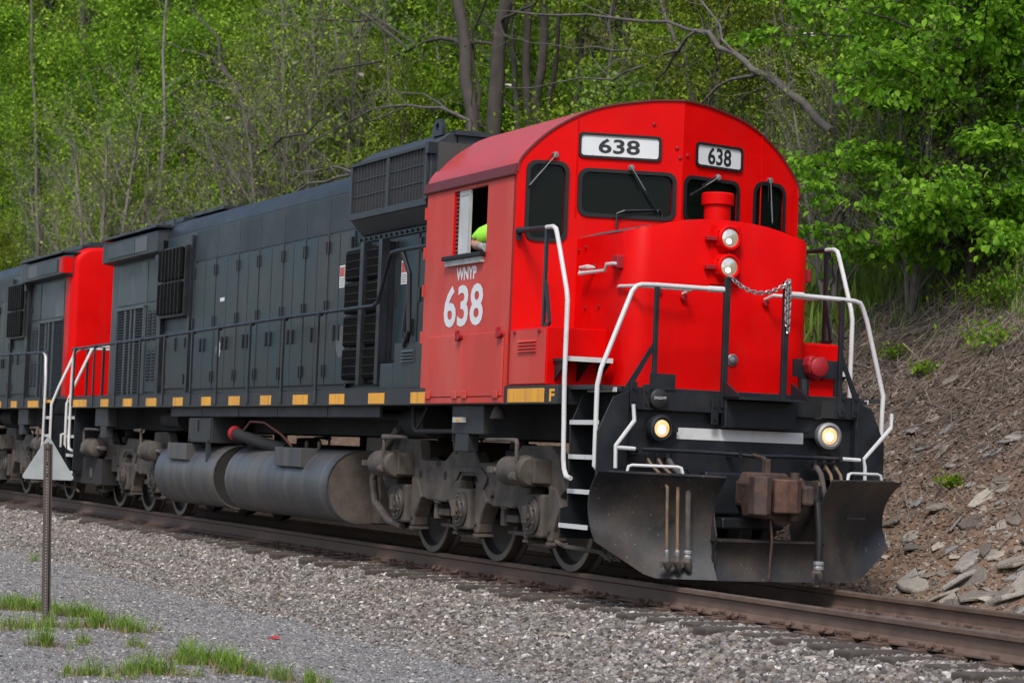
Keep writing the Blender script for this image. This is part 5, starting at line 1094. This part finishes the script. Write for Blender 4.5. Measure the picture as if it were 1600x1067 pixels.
trunk_tree('woodland_tree', 'thick dark trunk just left of the cab roof, leftmost of the close pair', 'tree', [(738, 225), (730, 120), (722, 40), (716, -30)], 6.6, 22, 17, [([(728, 75), (690, 58), (655, 72), (600, 95), (520, 112), (455, 132)], 8, 2, 12), ([(640, 78), (600, 45), (560, 18), (525, -5)], 7, 3, 6), ([(650, 70), (590, 32), (530, 37), (460, 30), (395, 15)], 5, 1.5, 8)], BARKD)
trunk_tree('woodland_tree', 'thick grey-brown trunk just left of the cab roof, right one of the close pair', 'tree', [(770, 215), (776, 120), (782, 40), (790, -30)], 7.0, 26, 20, [([(780, 40), (800, 20), (830, 5), (850, -10)], 6, 3, 6), ([(775, 70), (745, 68), (705, 70)], 6, 3, 5), ([(753, 200), (748, 150), (735, 100), (738, 50), (760, 0)], 6, 3, 8)], BARKD)
for pts, w, lb in (([(826, 200), (824, 110), (830, 0), (832, -20)], 14, 'straight dark trunk above the cab roof, left of two close together'), ([(842, 195), (845, 110), (849, 0), (850, -20)], 15, 'straight dark trunk above the cab roof, right of two close together'), ([(858, 190), (866, 110), (876, 0), (878, -20)], 8, 'slim dark trunk right beside the two straight trunks above the cab roof'), ([(898, 170), (905, 90), (918, 0), (920, -20)], 9, 'slim grey trunk among twigs above the left number board')):
    trunk_tree('woodland_tree', lb, 'tree', pts, 8.2, w, w*.8, [], BARKD, tw=(7, 1.1, .010))
trunk_tree('woodland_tree', 'slim bent trunk leaning left above the centre of the cab roof', 'tree', [(1084, 165), (1074, 110), (1055, 60), (1035, 20), (1028, -20)], 6.0, 9, 7, [([(1068, 105), (1030, 92), (985, 80), (930, 78), (860, 70), (800, 60)], 4, 1.2, 10)], BARK, tw=(6, .9, .009))
trunk_tree('fallen_tree', 'broken dead trunk leaning down to the right above the cab', 'tree', [(1300, 206), (1255, 168), (1220, 135), (1180, 106), (1145, 85), (1105, 56), (1085, 48)], 5.2, 15, 7, [([(1100, 52), (1045, 35), (960, 30), (880, 24), (800, 18)], 6, 3, 8), ([(1086, 50), (1066, 75), (1010, 98), (955, 122), (870, 132), (790, 138)], 6, 1.5, 5), ([(1058, 80), (1035, 110), (1022, 135), (1014, 162)], 5, 2.5, 2), ([(1180, 118), (1140, 125), (1112, 148), (1080, 170)], 6, 3.5, 3), ([(1150, 85), (1120, 40), (1085, -10)], 5, 3, 4)], DEADW, tw=(14, .8, .010))
trunk_tree('dead_tree', 'pale shredded dead trunk standing behind the leafy tree on the right', 'tree', [(1372, 200), (1355, 150), (1335, 100), (1325, 40), (1322, -30)], 8.5, 32, 26, [([(1325, 40), (1300, 58), (1262, 55), (1230, 42), (1180, 30)], 5, 2, 6)], DEADW, tw=(6, 1.0, .012))
for pts, w, lb in (([(1200, 190), (1190, 120), (1180, 40), (1172, -20)], 7, 'slender grey stem rising left of the leaning dead trunk'), ([(1245, 230), (1238, 150), (1222, 60), (1215, -20)], 9, 'slender grey trunk rising through the leaning dead trunk'), ([(1585, 120), (1588, 60), (1582, -20)], 9, 'slim dark trunk in the top right corner'), ([(560, 250), (557, 160), (550, 60)], 10, 'dim grey trunk in the woods above the intake box')):
    trunk_tree('woodland_tree', lb, 'tree', pts, 8.8, w, w*.8, [], BARK, tw=(8, 1.0, .009))
trunk_tree('woodland_tree', 'crooked dark tree spreading bare limbs over the long hood', 'tree', [(428, 345), (408, 245), (386, 170), (366, 130), (345, 100)], 5.0, 15, 6, [([(386, 170), (340, 165), (300, 176), (265, 192), (235, 205)], 5, 1.5, 12), ([(376, 142), (330, 128), (290, 132), (250, 160)], 5, 1.5, 12), ([(366, 130), (330, 90), (290, 78), (245, 66)], 5, 1.5, 12), ([(345, 100), (340, 60), (300, 15)], 5, 2, 10), ([(412, 255), (370, 240), (330, 268), (295, 305)], 5, 1.5, 10), ([(400, 205), (360, 200), (325, 206)], 4, 1.5, 8), ([(405, 240), (440, 215), (480, 205), (520, 180)], 5, 2, 10)], BARKD, tw=(12, 1.1, .010))
trunk_tree('woodland_tree', 'low bare limb reaching left just above the long hood beside the intake box', 'tree', [(640, 268), (600, 262), (552, 270), (505, 284), (462, 300), (425, 322)], 4.6, 8, 2.5, [([(552, 270), (520, 262), (470, 270), (420, 266)], 4, 1.2, 8)], DEADW, tw=(12, .9, .008))
trunk_tree('woodland_tree', 'thin bare branch arching across the woods above the intake box', 'tree', [(735, 190), (690, 168), (640, 164), (580, 172), (535, 195), (490, 222)], 5.6, 6, 2, [([(640, 164), (600, 182), (560, 192), (520, 215)], 3, 1, 8), ([(700, 172), (660, 150), (610, 140), (560, 150)], 3, 1, 8)], BARK, tw=(12, .9, .008))
for k_, (u0, v0, u1, w, y_) in enumerate(((455, 300, 440, 6, 6.8), (492, 280, 505, 5, 7.6), (530, 270, 522, 7, 8.4), (610, 250, 600, 6, 7.8), (650, 240, 664, 5, 8.6), (690, 215, 684, 7, 9.4), (945, 165, 956, 6, 7.4), (985, 160, 978, 5, 8.8), (1040, 160, 1050, 6, 8.0), (1120, 170, 1128, 7, 7.2), (1160, 180, 1148, 5, 8.4), (1210, 210, 1206, 6, 7.6), (1270, 230, 1262, 6, 9.0), (1590, 330, 1578, 7, 8.0), (250, 340, 262, 6, 6.0), (60, 380, 48, 6, 6.4), (120, 370, 132, 5, 6.8))):
    trunk_tree('slender_tree', 'slender grey trunk with bare twigs standing in the woods behind the train', 'tree', [(u0, v0), (u0*.65+u1*.35+rng.normal()*3, v0*.6), (u0*.3+u1*.7+rng.normal()*3, v0*.25), (u1, -25)], y_, w, w*.6, [], (BARK, BARKD, BARKL)[k_ % 3], 'slender trunks in the woods', tw=(16, 1.0, .009))
# small pine among the trunks
pr_ = P3(930, 190, y=9.5); pine = empty('pine_sapling', (float(pr_[0]), float(pr_[1]), float(ground_z(pr_[0], pr_[1])))); tag(pine, 'small blue-green pine among the bare twigs above the left number board', 'tree')
H_ = 4.2; MB().tube([(0, 0, -.2), (0, 0, H_)], [.05, .01], 6).build('trunk', BARKD, pine)
C = []
for q in range(60):
    z = .6+(H_-.6)*q/60; L_ = (H_-z)*.32+.1; a = q*2.4
    for k in range(60): t = rng.random(); C.append((cos(a)*L_*t, sin(a)*L_*t, z+.25*L_*t))
C = np.array(C)+rng.normal(size=(len(C), 3))*.05; leaves_obj('crown', C, rdir(rng, len(C))+np.array([0, 0, .5]), rdir(rng, len(C)), .16, NEED, pine, wide=.12, rng=rng)

# ---- the broad-leaved tree on the bank at the right
def bank_tree():
    y = 6.0; tr = [(1508, 466), (1517, 375), (1524, 262), (1530, 126), (1534, 0), (1536, -70)]
    b = P3(*tr[0], y=y); gz = float(ground_z(b[0], b[1])); root = empty('leafy_tree', (float(b[0]), float(b[1]), gz)); tag(root, 'broad-leaved tree in bright green leaf on the bank right of the cab', 'tree')
    B = np.array([b[0], b[1], gz]); r2 = np.random.default_rng(21)
    mb = MB(); path = px_tube(mb, tr, y, 20, 11, 9, rough=.02); mb.tube([Vector((b[0], b[1], gz-.3)), Vector(b)], .085, 9)
    px_tube(mb, [(1500, 490), (1492, 430), (1478, 390), (1455, 360)], y, 11, 6, 7); px_tube(mb, [(1478, 390), (1462, 372), (1440, 335), (1420, 300)], y, 6, 3, 6)
    tips = []; tw = MB()
    cam_r = np.array([CR[0], CR[1], 0]); cam_r /= np.linalg.norm(cam_r); cam_f = np.array([CF[0], CF[1], 0]); cam_f /= np.linalg.norm(cam_f)
    for q in range(112):
        f = .14+.86*(q+.5)/112; i = min(int(f*(len(path)-1)), len(path)-2); t = f*(len(path)-1)-i; p = path[i]*(1-t)+path[i+1]*t
        a = r2.uniform(-pi, pi)
        left = cos(a) < .15
        d = cam_r*cos(a)+cam_f*sin(a)*.85+np.array([0, 0, r2.uniform(-.02, .38)]); L = (r2.uniform(1.3, 2.9) if left else r2.uniform(.35, .75))
        pts = [p]; d = d/np.linalg.norm(d)
        for k in range(7):
            d = d+r2.normal(size=3)*.10+np.array([0, 0, -.02]); d /= np.linalg.norm(d); pts.append(pts[-1]+d*L/7)
        tw.tube([Vector(v) for v in pts], [.022*(1-.12*k) for k in range(8)], 5, cap=False)
        for k in range(2, 8):
            for e in range(2):
                s_ = r2.normal(size=3)*np.array([1, 1, .35]); s_ /= np.linalg.norm(s_); LL = r2.uniform(.18, .42); e_ = pts[k]+s_*LL+np.array([0, 0, -.04]); tw.tube([Vector(pts[k]), Vector(e_)], [.007, .003], 3, cap=False); tips.append((pts[k], e_))
            tips.append((pts[k], pts[k]+r2.normal(size=3)*.12))
    for m__, nm in ((mb, 'trunk'), (tw, 'branches')):
        for i, v in enumerate(m__.v): m__.v[i] = (v[0]-B[0], v[1]-B[1], v[2]-B[2])
        m__.build(nm, BARKD, root, smooth=True, ang=80)
    C = []; D = []
    for a, e in tips:
        n = r2.poisson(17); t = r2.random((n, 1)); c = a+(e-a)*(.2+.9*t)+r2.normal(size=(n, 3))*np.array([.07, .07, .035]); C.append(c); D.append(np.repeat((e-a)[None], n, 0)/np.linalg.norm(e-a)*.7+r2.normal(size=(n, 3))*.5+np.array([0, 0, -.45]))
    C = np.concatenate(C)-B; D = np.concatenate(D); Nn = r2.normal(size=C.shape)*.45+np.array([0, 0, 1.])
    leaves_obj('crown', C, D, Nn, .085, LEAFM, root, wide=.8, fold=.10, droop=.12, rng=r2)
bank_tree()
# scrub at the foot of that tree, bare saplings
for (u, v, y, sc, kind, lb) in ((1300, 470, 5.6, .45, 'bare', 'bare twiggy sapling just right of the nose beside the handrail'), (1420, 520, 5.4, .42, 'bare', 'bare twiggy sapling on the bank below the broad-leaved tree'), (1470, 300, 9.0, .9, 'shrub', 'green bush on the bank behind the broad-leaved tree, left of its trunk'), (1575, 300, 9.2, .6, 'bare', 'bare scrub at the right edge of the bank'), (1350, 330, 8.2, .9, 'shrub', 'green bush on the bank just right of the cab'), (1560, 200, 11.0, 1.0, 'pale', 'pale leafy bush high on the bank at the right edge'), (1410, 60, 13.0, .9, 'mid', 'leafy tree high on the bank behind the broad-leaved tree'), (1290, 60, 12.0, .9, 'mid2', 'olive-leaved tree high on the bank above the cab corner'), (1560, 40, 15.0, 1.0, 'tall', 'tall leafy tree in the top right corner')):
    p = P3(u, v, y=y); place(kind, p[0], p[1], sc, (lb, 'tree' if kind in ('bare', 'mid', 'mid2', 'tall') else 'shrub'))
# silk nests of tent caterpillars in the twigs
for i, (u, v, y, lb) in enumerate(((1265, 56, 6.0, 'pale silk nest in twigs above the right corner of the cab'), (356, 186, 8.0, 'pale silk nest in bare twigs above the long hood'), (313, 66, 8.0, 'small silk nest near the top left of the woods'), (461, 98, 6.6, 'pale silk nest on the long bare branch'), (565, 117, 6.6, 'pale silk nest hanging under the long bare branch'), (595, 105, 6.6, 'beige silk nest on the long bare branch nearest the dark trunks'), (795, 134, 6.9, 'pale silk nest against the trunks left of the cab roof'), (313, 148, 8.0, 'narrow beige silk nest in twigs over the rear of the hood'))):
    c = P3(u, v, y=y); r_ = np.random.default_rng(40+i); mb = MB(); k = .085 if i in (0, 1) else .06
    ring = []
    for t in np.linspace(0, 1, 6):
        w_ = (1-t)**.7*k*.75+.006; rg = [c+CR*(t-.4)*k*2.0*(1 if i % 2 else -1)+CU*(t-.5)*k*.7+(CU*cos(a)+CF*sin(a))*w_*(1+.35*sin(3*a+i)) for a in np.linspace(0, 2*pi, 9)[:-1]]; ring.append([tuple(v_) for v_ in rg])
    mb.loft(ring); o = mb.build('silk_nest', SILK, None, smooth=True, ang=80); tag(o, lb, 'silk nest', 'silk nests in the twigs')
# ================================================================== STONES, GRASS, BRUSH
def stone_mat(name, ramp, rough=.85):
    mt = bpy.data.materials.new(name); mt.use_nodes = True; n = mt.node_tree.nodes; l = mt.node_tree.links; p = n['Principled BSDF']; p.inputs['Roughness'].default_value = rough; p.inputs['Specular IOR Level'].default_value = .25
    oi = n.new('ShaderNodeObjectInfo'); cr = n.new('ShaderNodeValToRGB'); l.new(oi.outputs['Random'], cr.inputs[0]); e = cr.color_ramp.elements
    while len(e) < len(ramp): e.new(.5)
    for k, (pos, c) in enumerate(ramp): e[k].position = pos; e[k].color = (*c, 1)
    tc = n.new('ShaderNodeTexCoord'); nz = n.new('ShaderNodeTexNoise'); nz.inputs['Scale'].default_value = 9; nz.inputs['Detail'].default_value = 5; l.new(tc.outputs['Object'], nz.inputs['Vector'])
    mr = n.new('ShaderNodeMapRange'); mr.inputs[1].default_value = .3; mr.inputs[2].default_value = .7; mr.inputs[3].default_value = .72; mr.inputs[4].default_value = 1.2; l.new(nz.outputs[0], mr.inputs[0])
    mx = n.new('ShaderNodeMix'); mx.data_type = 'RGBA'; mx.blend_type = 'MULTIPLY'; mx.inputs[0].default_value = 1; l.new(cr.outputs[0], mx.inputs[6]); l.new(mr.outputs[0], mx.inputs[7]); l.new(mx.outputs[2], p.inputs['Base Color'])
    bp = n.new('ShaderNodeBump'); bp.inputs['Strength'].default_value = .4; bp.inputs['Distance'].default_value = .02; l.new(nz.outputs[0], bp.inputs['Height']); l.new(bp.outputs[0], p.inputs['Normal']); return mt
BALM = stone_mat('ballast_stone', [(0, (0.052, 0.046, 0.042)), (.22, (0.119, 0.108, 0.098)), (.42, (0.197, 0.187, 0.178)), (.60, (0.144, 0.106, 0.078)), (.76, (0.300, 0.284, 0.270)), (.9, (0.228, 0.191, 0.155)), (1.0, (0.599, 0.564, 0.531))])
GRVM = stone_mat('road_gravel', [(0, (0.055, 0.054, 0.056)), (.25, (0.119, 0.120, 0.123)), (.5, (0.207, 0.206, 0.205)), (.7, (0.294, 0.291, 0.288)), (.85, (0.250, 0.212, 0.174)), (1.0, (0.522, 0.497, 0.473))])
RUBM = stone_mat('bank_rubble', [(0, (.095, .066, .047)), (.3, (.16, .118, .088)), (.6, (.24, .19, .15)), (.85, (.22, .205, .185)), (1.0, (.42, .35, .28))])
SHLM = stone_mat('shale', [(0, (.10, .085, .07)), (.3, (.19, .165, .14)), (.55, (.26, .23, .195)), (.8, (.18, .18, .18)), (1.0, (.36, .31, .25))])
def patch(x0, x1, y0, y1, d, dz=0.):
    xs = np.arange(x0, x1+d, d); ys = np.arange(y0, y1+d, d); X, Y = np.meshgrid(xs, ys); Z = ground_z(X, Y)+dz; V = np.stack([X, Y, Z], -1).reshape(-1, 3); I = np.arange(X.size).reshape(X.shape)
    return V, np.stack([I[:-1, :-1], I[:-1, 1:], I[1:, 1:], I[1:, :-1]], -1).reshape(-1, 4)
def scatter(name, V, Fq, density, rmin, rmax, mat, seed, flat=.75, label=None, cat=None):
    me = bpy.data.meshes.new(name); me.from_pydata(V.tolist(), [], Fq.tolist()); o = link_mesh(me, name, mat, None, recalc=False)
    g = bpy.data.node_groups.new(name+'_scatter', 'GeometryNodeTree'); g.interface.new_socket('Geometry', in_out='INPUT', socket_type='NodeSocketGeometry'); g.interface.new_socket('Geometry', in_out='OUTPUT', socket_type='NodeSocketGeometry')
    N = g.nodes; L = g.links; gi = N.new('NodeGroupInput'); go = N.new('NodeGroupOutput')
    dp = N.new('GeometryNodeDistributePointsOnFaces'); dp.inputs['Density'].default_value = density; dp.inputs['Seed'].default_value = seed; L.new(gi.outputs[0], dp.inputs['Mesh'])
    ins = N.new('GeometryNodeInstanceOnPoints'); L.new(dp.outputs['Points'], ins.inputs['Points']); ins.inputs['Pick Instance'].default_value = True
    jg = N.new('GeometryNodeGeometryToInstance')
    for k in range(6):
        ic = N.new('GeometryNodeMeshIcoSphere'); ic.inputs['Radius'].default_value = 1; ic.inputs['Subdivisions'].default_value = 1 if k < 3 else 2
        spn = N.new('GeometryNodeSetPosition'); L.new(ic.outputs[0], spn.inputs[0])
        nz = N.new('ShaderNodeTexNoise'); nz.noise_dimensions = '4D'; nz.inputs['W'].default_value = 3.7*k+seed; nz.inputs['Scale'].default_value = 1.1; nz.inputs['Detail'].default_value = 1.5
        vm = N.new('ShaderNodeVectorMath'); vm.operation = 'SUBTRACT'; vm.inputs[1].default_value = (.5, .5, .5); L.new(nz.outputs['Color'], vm.inputs[0]); vs = N.new('ShaderNodeVectorMath'); vs.operation = 'SCALE'; vs.inputs['Scale'].default_value = 1.9; L.new(vm.outputs[0], vs.inputs[0]); L.new(vs.outputs[0], spn.inputs['Offset'])
        sm = N.new('GeometryNodeSetMaterial'); sm.inputs['Material'].default_value = mat; L.new(spn.outputs[0], sm.inputs[0]); ss = N.new('GeometryNodeSetShadeSmooth'); ss.inputs['Shade Smooth'].default_value = False; L.new(sm.outputs[0], ss.inputs[0]); L.new(ss.outputs[0], jg.inputs[0])
    L.new(jg.outputs[0], ins.inputs['Instance'])
    rr_ = N.new('FunctionNodeRandomValue'); rr_.data_type = 'FLOAT_VECTOR'; rr_.inputs[1].default_value = (.6, .6, 6.28); rr_.inputs[0].default_value = (-.6, -.6, 0); rr_.inputs['Seed'].default_value = seed+1; L.new(rr_.outputs[0], ins.inputs['Rotation'])
    rs = N.new('FunctionNodeRandomValue'); rs.data_type = 'FLOAT_VECTOR'; rs.inputs[0].default_value = (rmin, rmin*.8, rmin*flat); rs.inputs[1].default_value = (rmax, rmax*.85, rmax*flat); rs.inputs['Seed'].default_value = seed+2; L.new(rs.outputs[0], ins.inputs['Scale'])
    L.new(ins.outputs[0], go.inputs[0]); md = o.modifiers.new('scatter', 'NODES'); md.node_group = g; o['kind'] = 'stuff'
    if label: o['label'] = label; o['category'] = cat
    return o
def multi(ps):
    Vs = []; Fs = []; n = 0
    for V, Fq in ps: Vs.append(V); Fs.append(Fq+n); n += len(V)
    return np.concatenate(Vs), np.concatenate(Fs)
V, Fq = multi([patch(-28, 12, -2.75, -1.35, .15, .0), patch(-12, 12, -.66, .66, .3, 0.), patch(-4, 12, .86, 1.75, .2, .0), patch(-12, 12, -1.4, -.86, .25, .0)])
scatter('ballast', V, Fq, 700, .011, .038, BALM, 3, .8, 'grey and brown crushed stone ballast along the track', 'ballast')
V, Fq = patch(-28, 10, -3.5, -2.45, .15, .0)
scatter('ballast_fringe', V, Fq, 520, .008, .027, BALM, 9, .7, 'loose mixed stones where the ballast meets the gravel road', 'stones')
V, Fq = multi([patch(-16, 10, -6.0, -3.2, .2, -.002), patch(-7, 9, -8.6, -5.9, .2, -.002)])
scatter('road_gravel', V, Fq, 950, .004, .0145, GRVM, 5, .6, 'fine grey gravel of the access road beside the track', 'gravel')
V, Fq = patch(-16, 9, -8.6, -3.2, .2, -.002)
scatter('loose_stones', V, Fq, 80, .010, .024, GRVM, 6, .6, 'scattered larger grey stones lying on the gravel road', 'stones')
V, Fq = patch(-6, 12, 1.55, 4.6, .15, .0)
scatter('bank_rubble', V, Fq, 330, .006, .034, RUBM, 7, .45, 'brown rubble and stone chips on the cut bank', 'rubble')
# flat shale slabs lying on the bank: each a thing
r3 = np.random.default_rng(5); slabs = []
for k in range(14):
    n = int(r3.integers(5, 8)); ang = np.sort(r3.random(n)*.7+np.arange(n))*2*pi/n; rad = .75+.45*r3.random(n); as_ = r3.uniform(.5, .8); th = r3.uniform(.10, .22)
    top = [(cos(a)*q, sin(a)*q*as_, th*(1+.25*r3.random())) for a, q in zip(ang, rad)]; bot = [(x*1.05, y*1.05, 0) for x, y, z in top]; slabs.append(MB().loft([bot, [(x*1.08+.03*r3.normal(), y*1.08, z*.5) for x, y, z in top], top]))
made = {}; ns = 0
lab_s = 'flat piece of grey-brown shale lying on the cut bank right of the plow'
for i in range(620):
    big = i < 130; u = r3.uniform(1290, 1640); v = r3.uniform(640, 965) if r3.random() < .75 else r3.uniform(560, 800)
    if r3.random() > np.interp(v, [560, 700, 800, 960], [.15, .5, .9, 1]): continue
    d = CF*FPX+CR*(u-800)-CU*(v-533.5); hit = None
    for t in np.linspace(16, 40, 500):
        p = CAM_POS+d/FPX*t
        if p[1] > 1.35 and p[2] < ground_z(p[0], p[1]): hit = p; break
    if hit is None or hit[1] < 1.45 or hit[1] > 5 or ns >= 290: continue
    x, y = hit[0], hit[1]; e = .1; gx_ = float(ground_z(x+e, y)-ground_z(x-e, y))/(2*e); gy_ = float(ground_z(x, y+e)-ground_z(x, y-e))/(2*e)
    nv = Vector((-gx_, -gy_, 1)).normalized(); nv = (nv+Vector(r3.normal(size=3))*.22+Vector((0, -.05, .25))).normalized()
    k = int(r3.integers(14))
    if k not in made: o = slabs[k].build('shale_rock', SHLM, None, bevel=.03, seg=1); made[k] = o
    else: o = made[k].copy(); COL.objects.link(o)
    s_ = (r3.uniform(.09, .23) if big else r3.uniform(.03, .10))*(1.0 if y < 2.6 else .7)*(1.15 if (u > 1400 and v > 770) else 1)
    o.scale = (s_, s_, s_*r3.uniform(.7, 1.3)); o.rotation_euler = (nv.to_track_quat('Z', 'Y') @ Matrix.Rotation(r3.random()*6.28, 4, 'Z').to_quaternion()).to_euler(); o.location = (x, y, float(ground_z(x, y))-.008)
    tag(o, lab_s, 'rock', 'shale pieces on the bank'); ns += 1
# strips of thin things: sticks, dead stalks, leaves
def sticks(name, P, D, L, r, mat, label, cat):
    V = []; F = []; n = 0
    for p, d, l_, q in zip(P, D, L, r):
        d = d/np.linalg.norm(d); a = np.cross(d, [0, 0, 1.0]); a = a/(np.linalg.norm(a)+1e-9); b = np.cross(d, a); bend = a*l_*r3.normal()*.06+np.array([0, 0, 1])*l_*r3.normal()*.03
        for c, w in ((p-d*l_/2, q), (p+bend, q*.8), (p+d*l_/2, q*.35)):
            for t in (0, 2.1, 4.2): V.append(c+(a*cos(t)+b*sin(t))*w)
        for k in (0, 3):
            for t in range(3): F.append((n+k+t, n+k+(t+1) % 3, n+k+3+(t+1) % 3, n+k+3+t))
        n += 9
    me = bpy.data.meshes.new(name); me.from_pydata([tuple(v) for v in V], [], F); o = link_mesh(me, name, mat, None, recalc=False); o['kind'] = 'stuff'; o['label'] = label; o['category'] = cat; return o
n = 12000; X = r3.uniform(-5, 11, n); Y = 2.2+4.4*r3.random(n)**.5
Z = ground_z(X, Y)+.015+.05*r3.random(n)*np.clip((Y-2.5)/2, 0, 1); D = r3.normal(size=(n, 3))*np.array([1, .8, .25]); D[:, 2] += D[:, 1]*.75
sticks('dead_brush', np.stack([X, Y, Z], 1), D, .12+.95*r3.random(n)**2.0,   .003+.006*r3.random(n)**2, M('dead_stalks', (.15, .118, .098), .95, var=.6, vs=6), 'dead stalks and sticks strewn over the bank', 'brush')
n = 9000; X = r3.uniform(-6, 11, n); Y = 2.0+5*r3.random(n)**.8; Z = ground_z(X, Y)+.012+.015*r3.random(n)
lit = leaves_obj('leaf_litter', np.stack([X, Y, Z], 1), rdir(r3, n)*np.array([1, 1, .3]), rdir(r3, n)*.6+np.array([0, -.6, 1]), .055, leaf_mat('dead_leaves', (.08, .055, .04), (.20, .155, .12), .1), None, rng=r3, wide=.6); lit['kind'] = 'stuff'; lit['label'] = 'brown dead leaves littering the bank'; lit['category'] = 'leaf litter'
# grass
def blades(name, P, H, W, mat, label, lean=.35):
    N = len(P); a = r3.random(N)*2*pi; d = np.stack([np.cos(a), np.sin(a), np.zeros(N)], 1); s_ = np.stack([-np.sin(a), np.cos(a), np.zeros(N)], 1)*W[:, None]*.5; ln = (lean*r3.random(N))[:, None]*H[:, None]; up = np.array([0, 0, 1.])
    V = np.empty((N, 5, 3)); V[:, 0] = P-s_; V[:, 1] = P+s_; m_ = P+up*H[:, None]*.55+d*ln*.3; V[:, 2] = m_+s_*.75; V[:, 3] = m_-s_*.75; V[:, 4] = P+up*H[:, None]+d*ln
    me = bpy.data.meshes.new(name); F = []
    for k in range(N): F += [(5*k, 5*k+1, 5*k+2, 5*k+3), (5*k+3, 5*k+2, 5*k+4)]
    me.from_pydata(V.reshape(-1, 3).tolist(), [], F); o = link_mesh(me, name, mat, None, recalc=False); o['kind'] = 'stuff'; o['label'] = label; o['category'] = 'grass'; return o
tufts = [(10, 950, 45, 900), (40, 955, 40, 700), (120, 965, 30, 700), (165, 985, 26, 900), (200, 992, 18, 420), (68, 1010, 16, 330), (30, 985, 40, 500), (230, 1050, 26, 700), (300, 1030, 22, 600), (335, 1040, 28, 900), (372, 1052, 20, 500), (140, 1050, 26, 380), (455, 1063, 18, 300), (95, 985, 26, 260), (52, 878, 6, 40), (150, 1010, 12, 60), (215, 1012, 14, 70)]
P = []; Pd = []; Hh = []
for u, v, r_, n in tufts:
    c = P3(u, v, z=-.50); sd_ = r_/190
    for q in range(max(3, int(n/24))):
        g_ = r3.normal(size=2)*sd_*(1 if r3.random() < .85 else 2.2); cx_, cy_ = c[0]+g_[0]*.75+g_[1]*.3, c[1]+g_[1]*.6+g_[0]*.35; hk = r3.uniform(.45, 1.35)*(1-.25*min(2, np.hypot(*g_)/sd_/2))
        for k in range(int(r3.integers(6, 28))):
            e_ = r3.normal(size=2)*.024; x, y = cx_+e_[0], cy_+e_[1]; P.append((x, y, float(ground_z(x, y))-.01)); Hh.append(hk*(.07+.13*r3.random()))
        for k in range(int(r3.integers(5, 16))):
            e_ = r3.normal(size=2)*.07; x, y = cx_+e_[0], cy_+e_[1]; Pd.append((x, y, float(ground_z(x, y))-.01))
P = np.array(P); blades('grass', P, np.array(Hh), .0045+.004*r3.random(len(P)), GRASS, 'fresh green grass tufts around the foot of the sign post', 1.1)
Pd = np.array(Pd); blades('dry_grass', Pd, .03+.06*r3.random(len(Pd)), .004+.003*r3.random(len(Pd)), DRYG, 'dry straw among the green tufts by the sign post', 2.2)
n = 46000; X = r3.uniform(-7, 12, n); Y = 4.6+6.5*r3.random(n); keep = r3.random(n) < np.clip((Y-4.9)/1.8+.6*tnoise(X*1.7, Y*1.7), .01, 1); X, Y = X[keep], Y[keep]
blades('bank_grass', np.stack([X, Y, ground_z(X, Y)-.02], 1), .10+.28*r3.random(len(X))**1.5, .009+.009*r3.random(len(X)), GRASS, 'long green grass covering the upper bank', .7)
n = 26000; X = r3.uniform(-60, -5, n); Y = 4.0+9*r3.random(n)
blades('wood_edge_grass', np.stack([X, Y, ground_z(X, Y)-.02], 1), .2+.5*r3.random(n), .03+.03*r3.random(n), GRASS, 'undergrowth along the foot of the woods behind the train', .7)
# green weeds dotted on the bank
for i, (u, v, sc, lb) in enumerate(((1490, 760, .10, 'small green weed low on the bare bank'), (1555, 545, .26, 'large green weed clump at the top of the bare bank'), (1445, 585, .12, 'green weed sprig halfway up the bank near the handrail'), (1545, 480, .3, 'bushy green weeds above the bare bank by the right edge'), (1400, 560, .14, 'green weed beside the white handrail on the bank'), (1590, 470, .3, 'bushy green weeds at the right edge of the bank'))):
    d = CF*FPX+CR*(u-800)-CU*(v-533.5); p = None
    for t in np.linspace(16, 45, 800):
        p = CAM_POS+d/FPX*t
        if p[1] > 1.4 and p[2] < ground_z(p[0], p[1]): break
    root = empty('weed', (float(p[0]), float(p[1]), float(ground_z(p[0], p[1])))); tag(root, lb, 'weed', 'green weeds on the bank')
    n = int(160*(sc/.1)**.9); C = r3.normal(size=(n, 3))*np.array([sc*.75, sc*.75, sc*.35])+np.array([0, 0, sc*.5]); leaves_obj('foliage', C, rdir(r3, n), rdir(r3, n)+np.array([0, -.3, 1]), .06, LEAFM, root, rng=r3); MB().tube([(0, 0, -.05), (0, 0, sc)], .006, 4).build('stem', BARK, root)

lp = P3(430, 994, z=-.48); lt = MB().prism([(-.05, -.02), (.03, -.03), (.055, .0), (.01, .035), (-.04, .02)], 'z', 0, .012).build('litter', M('red_plastic', (.55, .03, .03), .4), None); lt.location = (float(lp[0]), float(lp[1]), float(ground_z(lp[0], lp[1]))+.012); lt.rotation_euler = (.15, -.1, .4); tag(lt, 'small red scrap of plastic lying on the gravel road', 'litter')
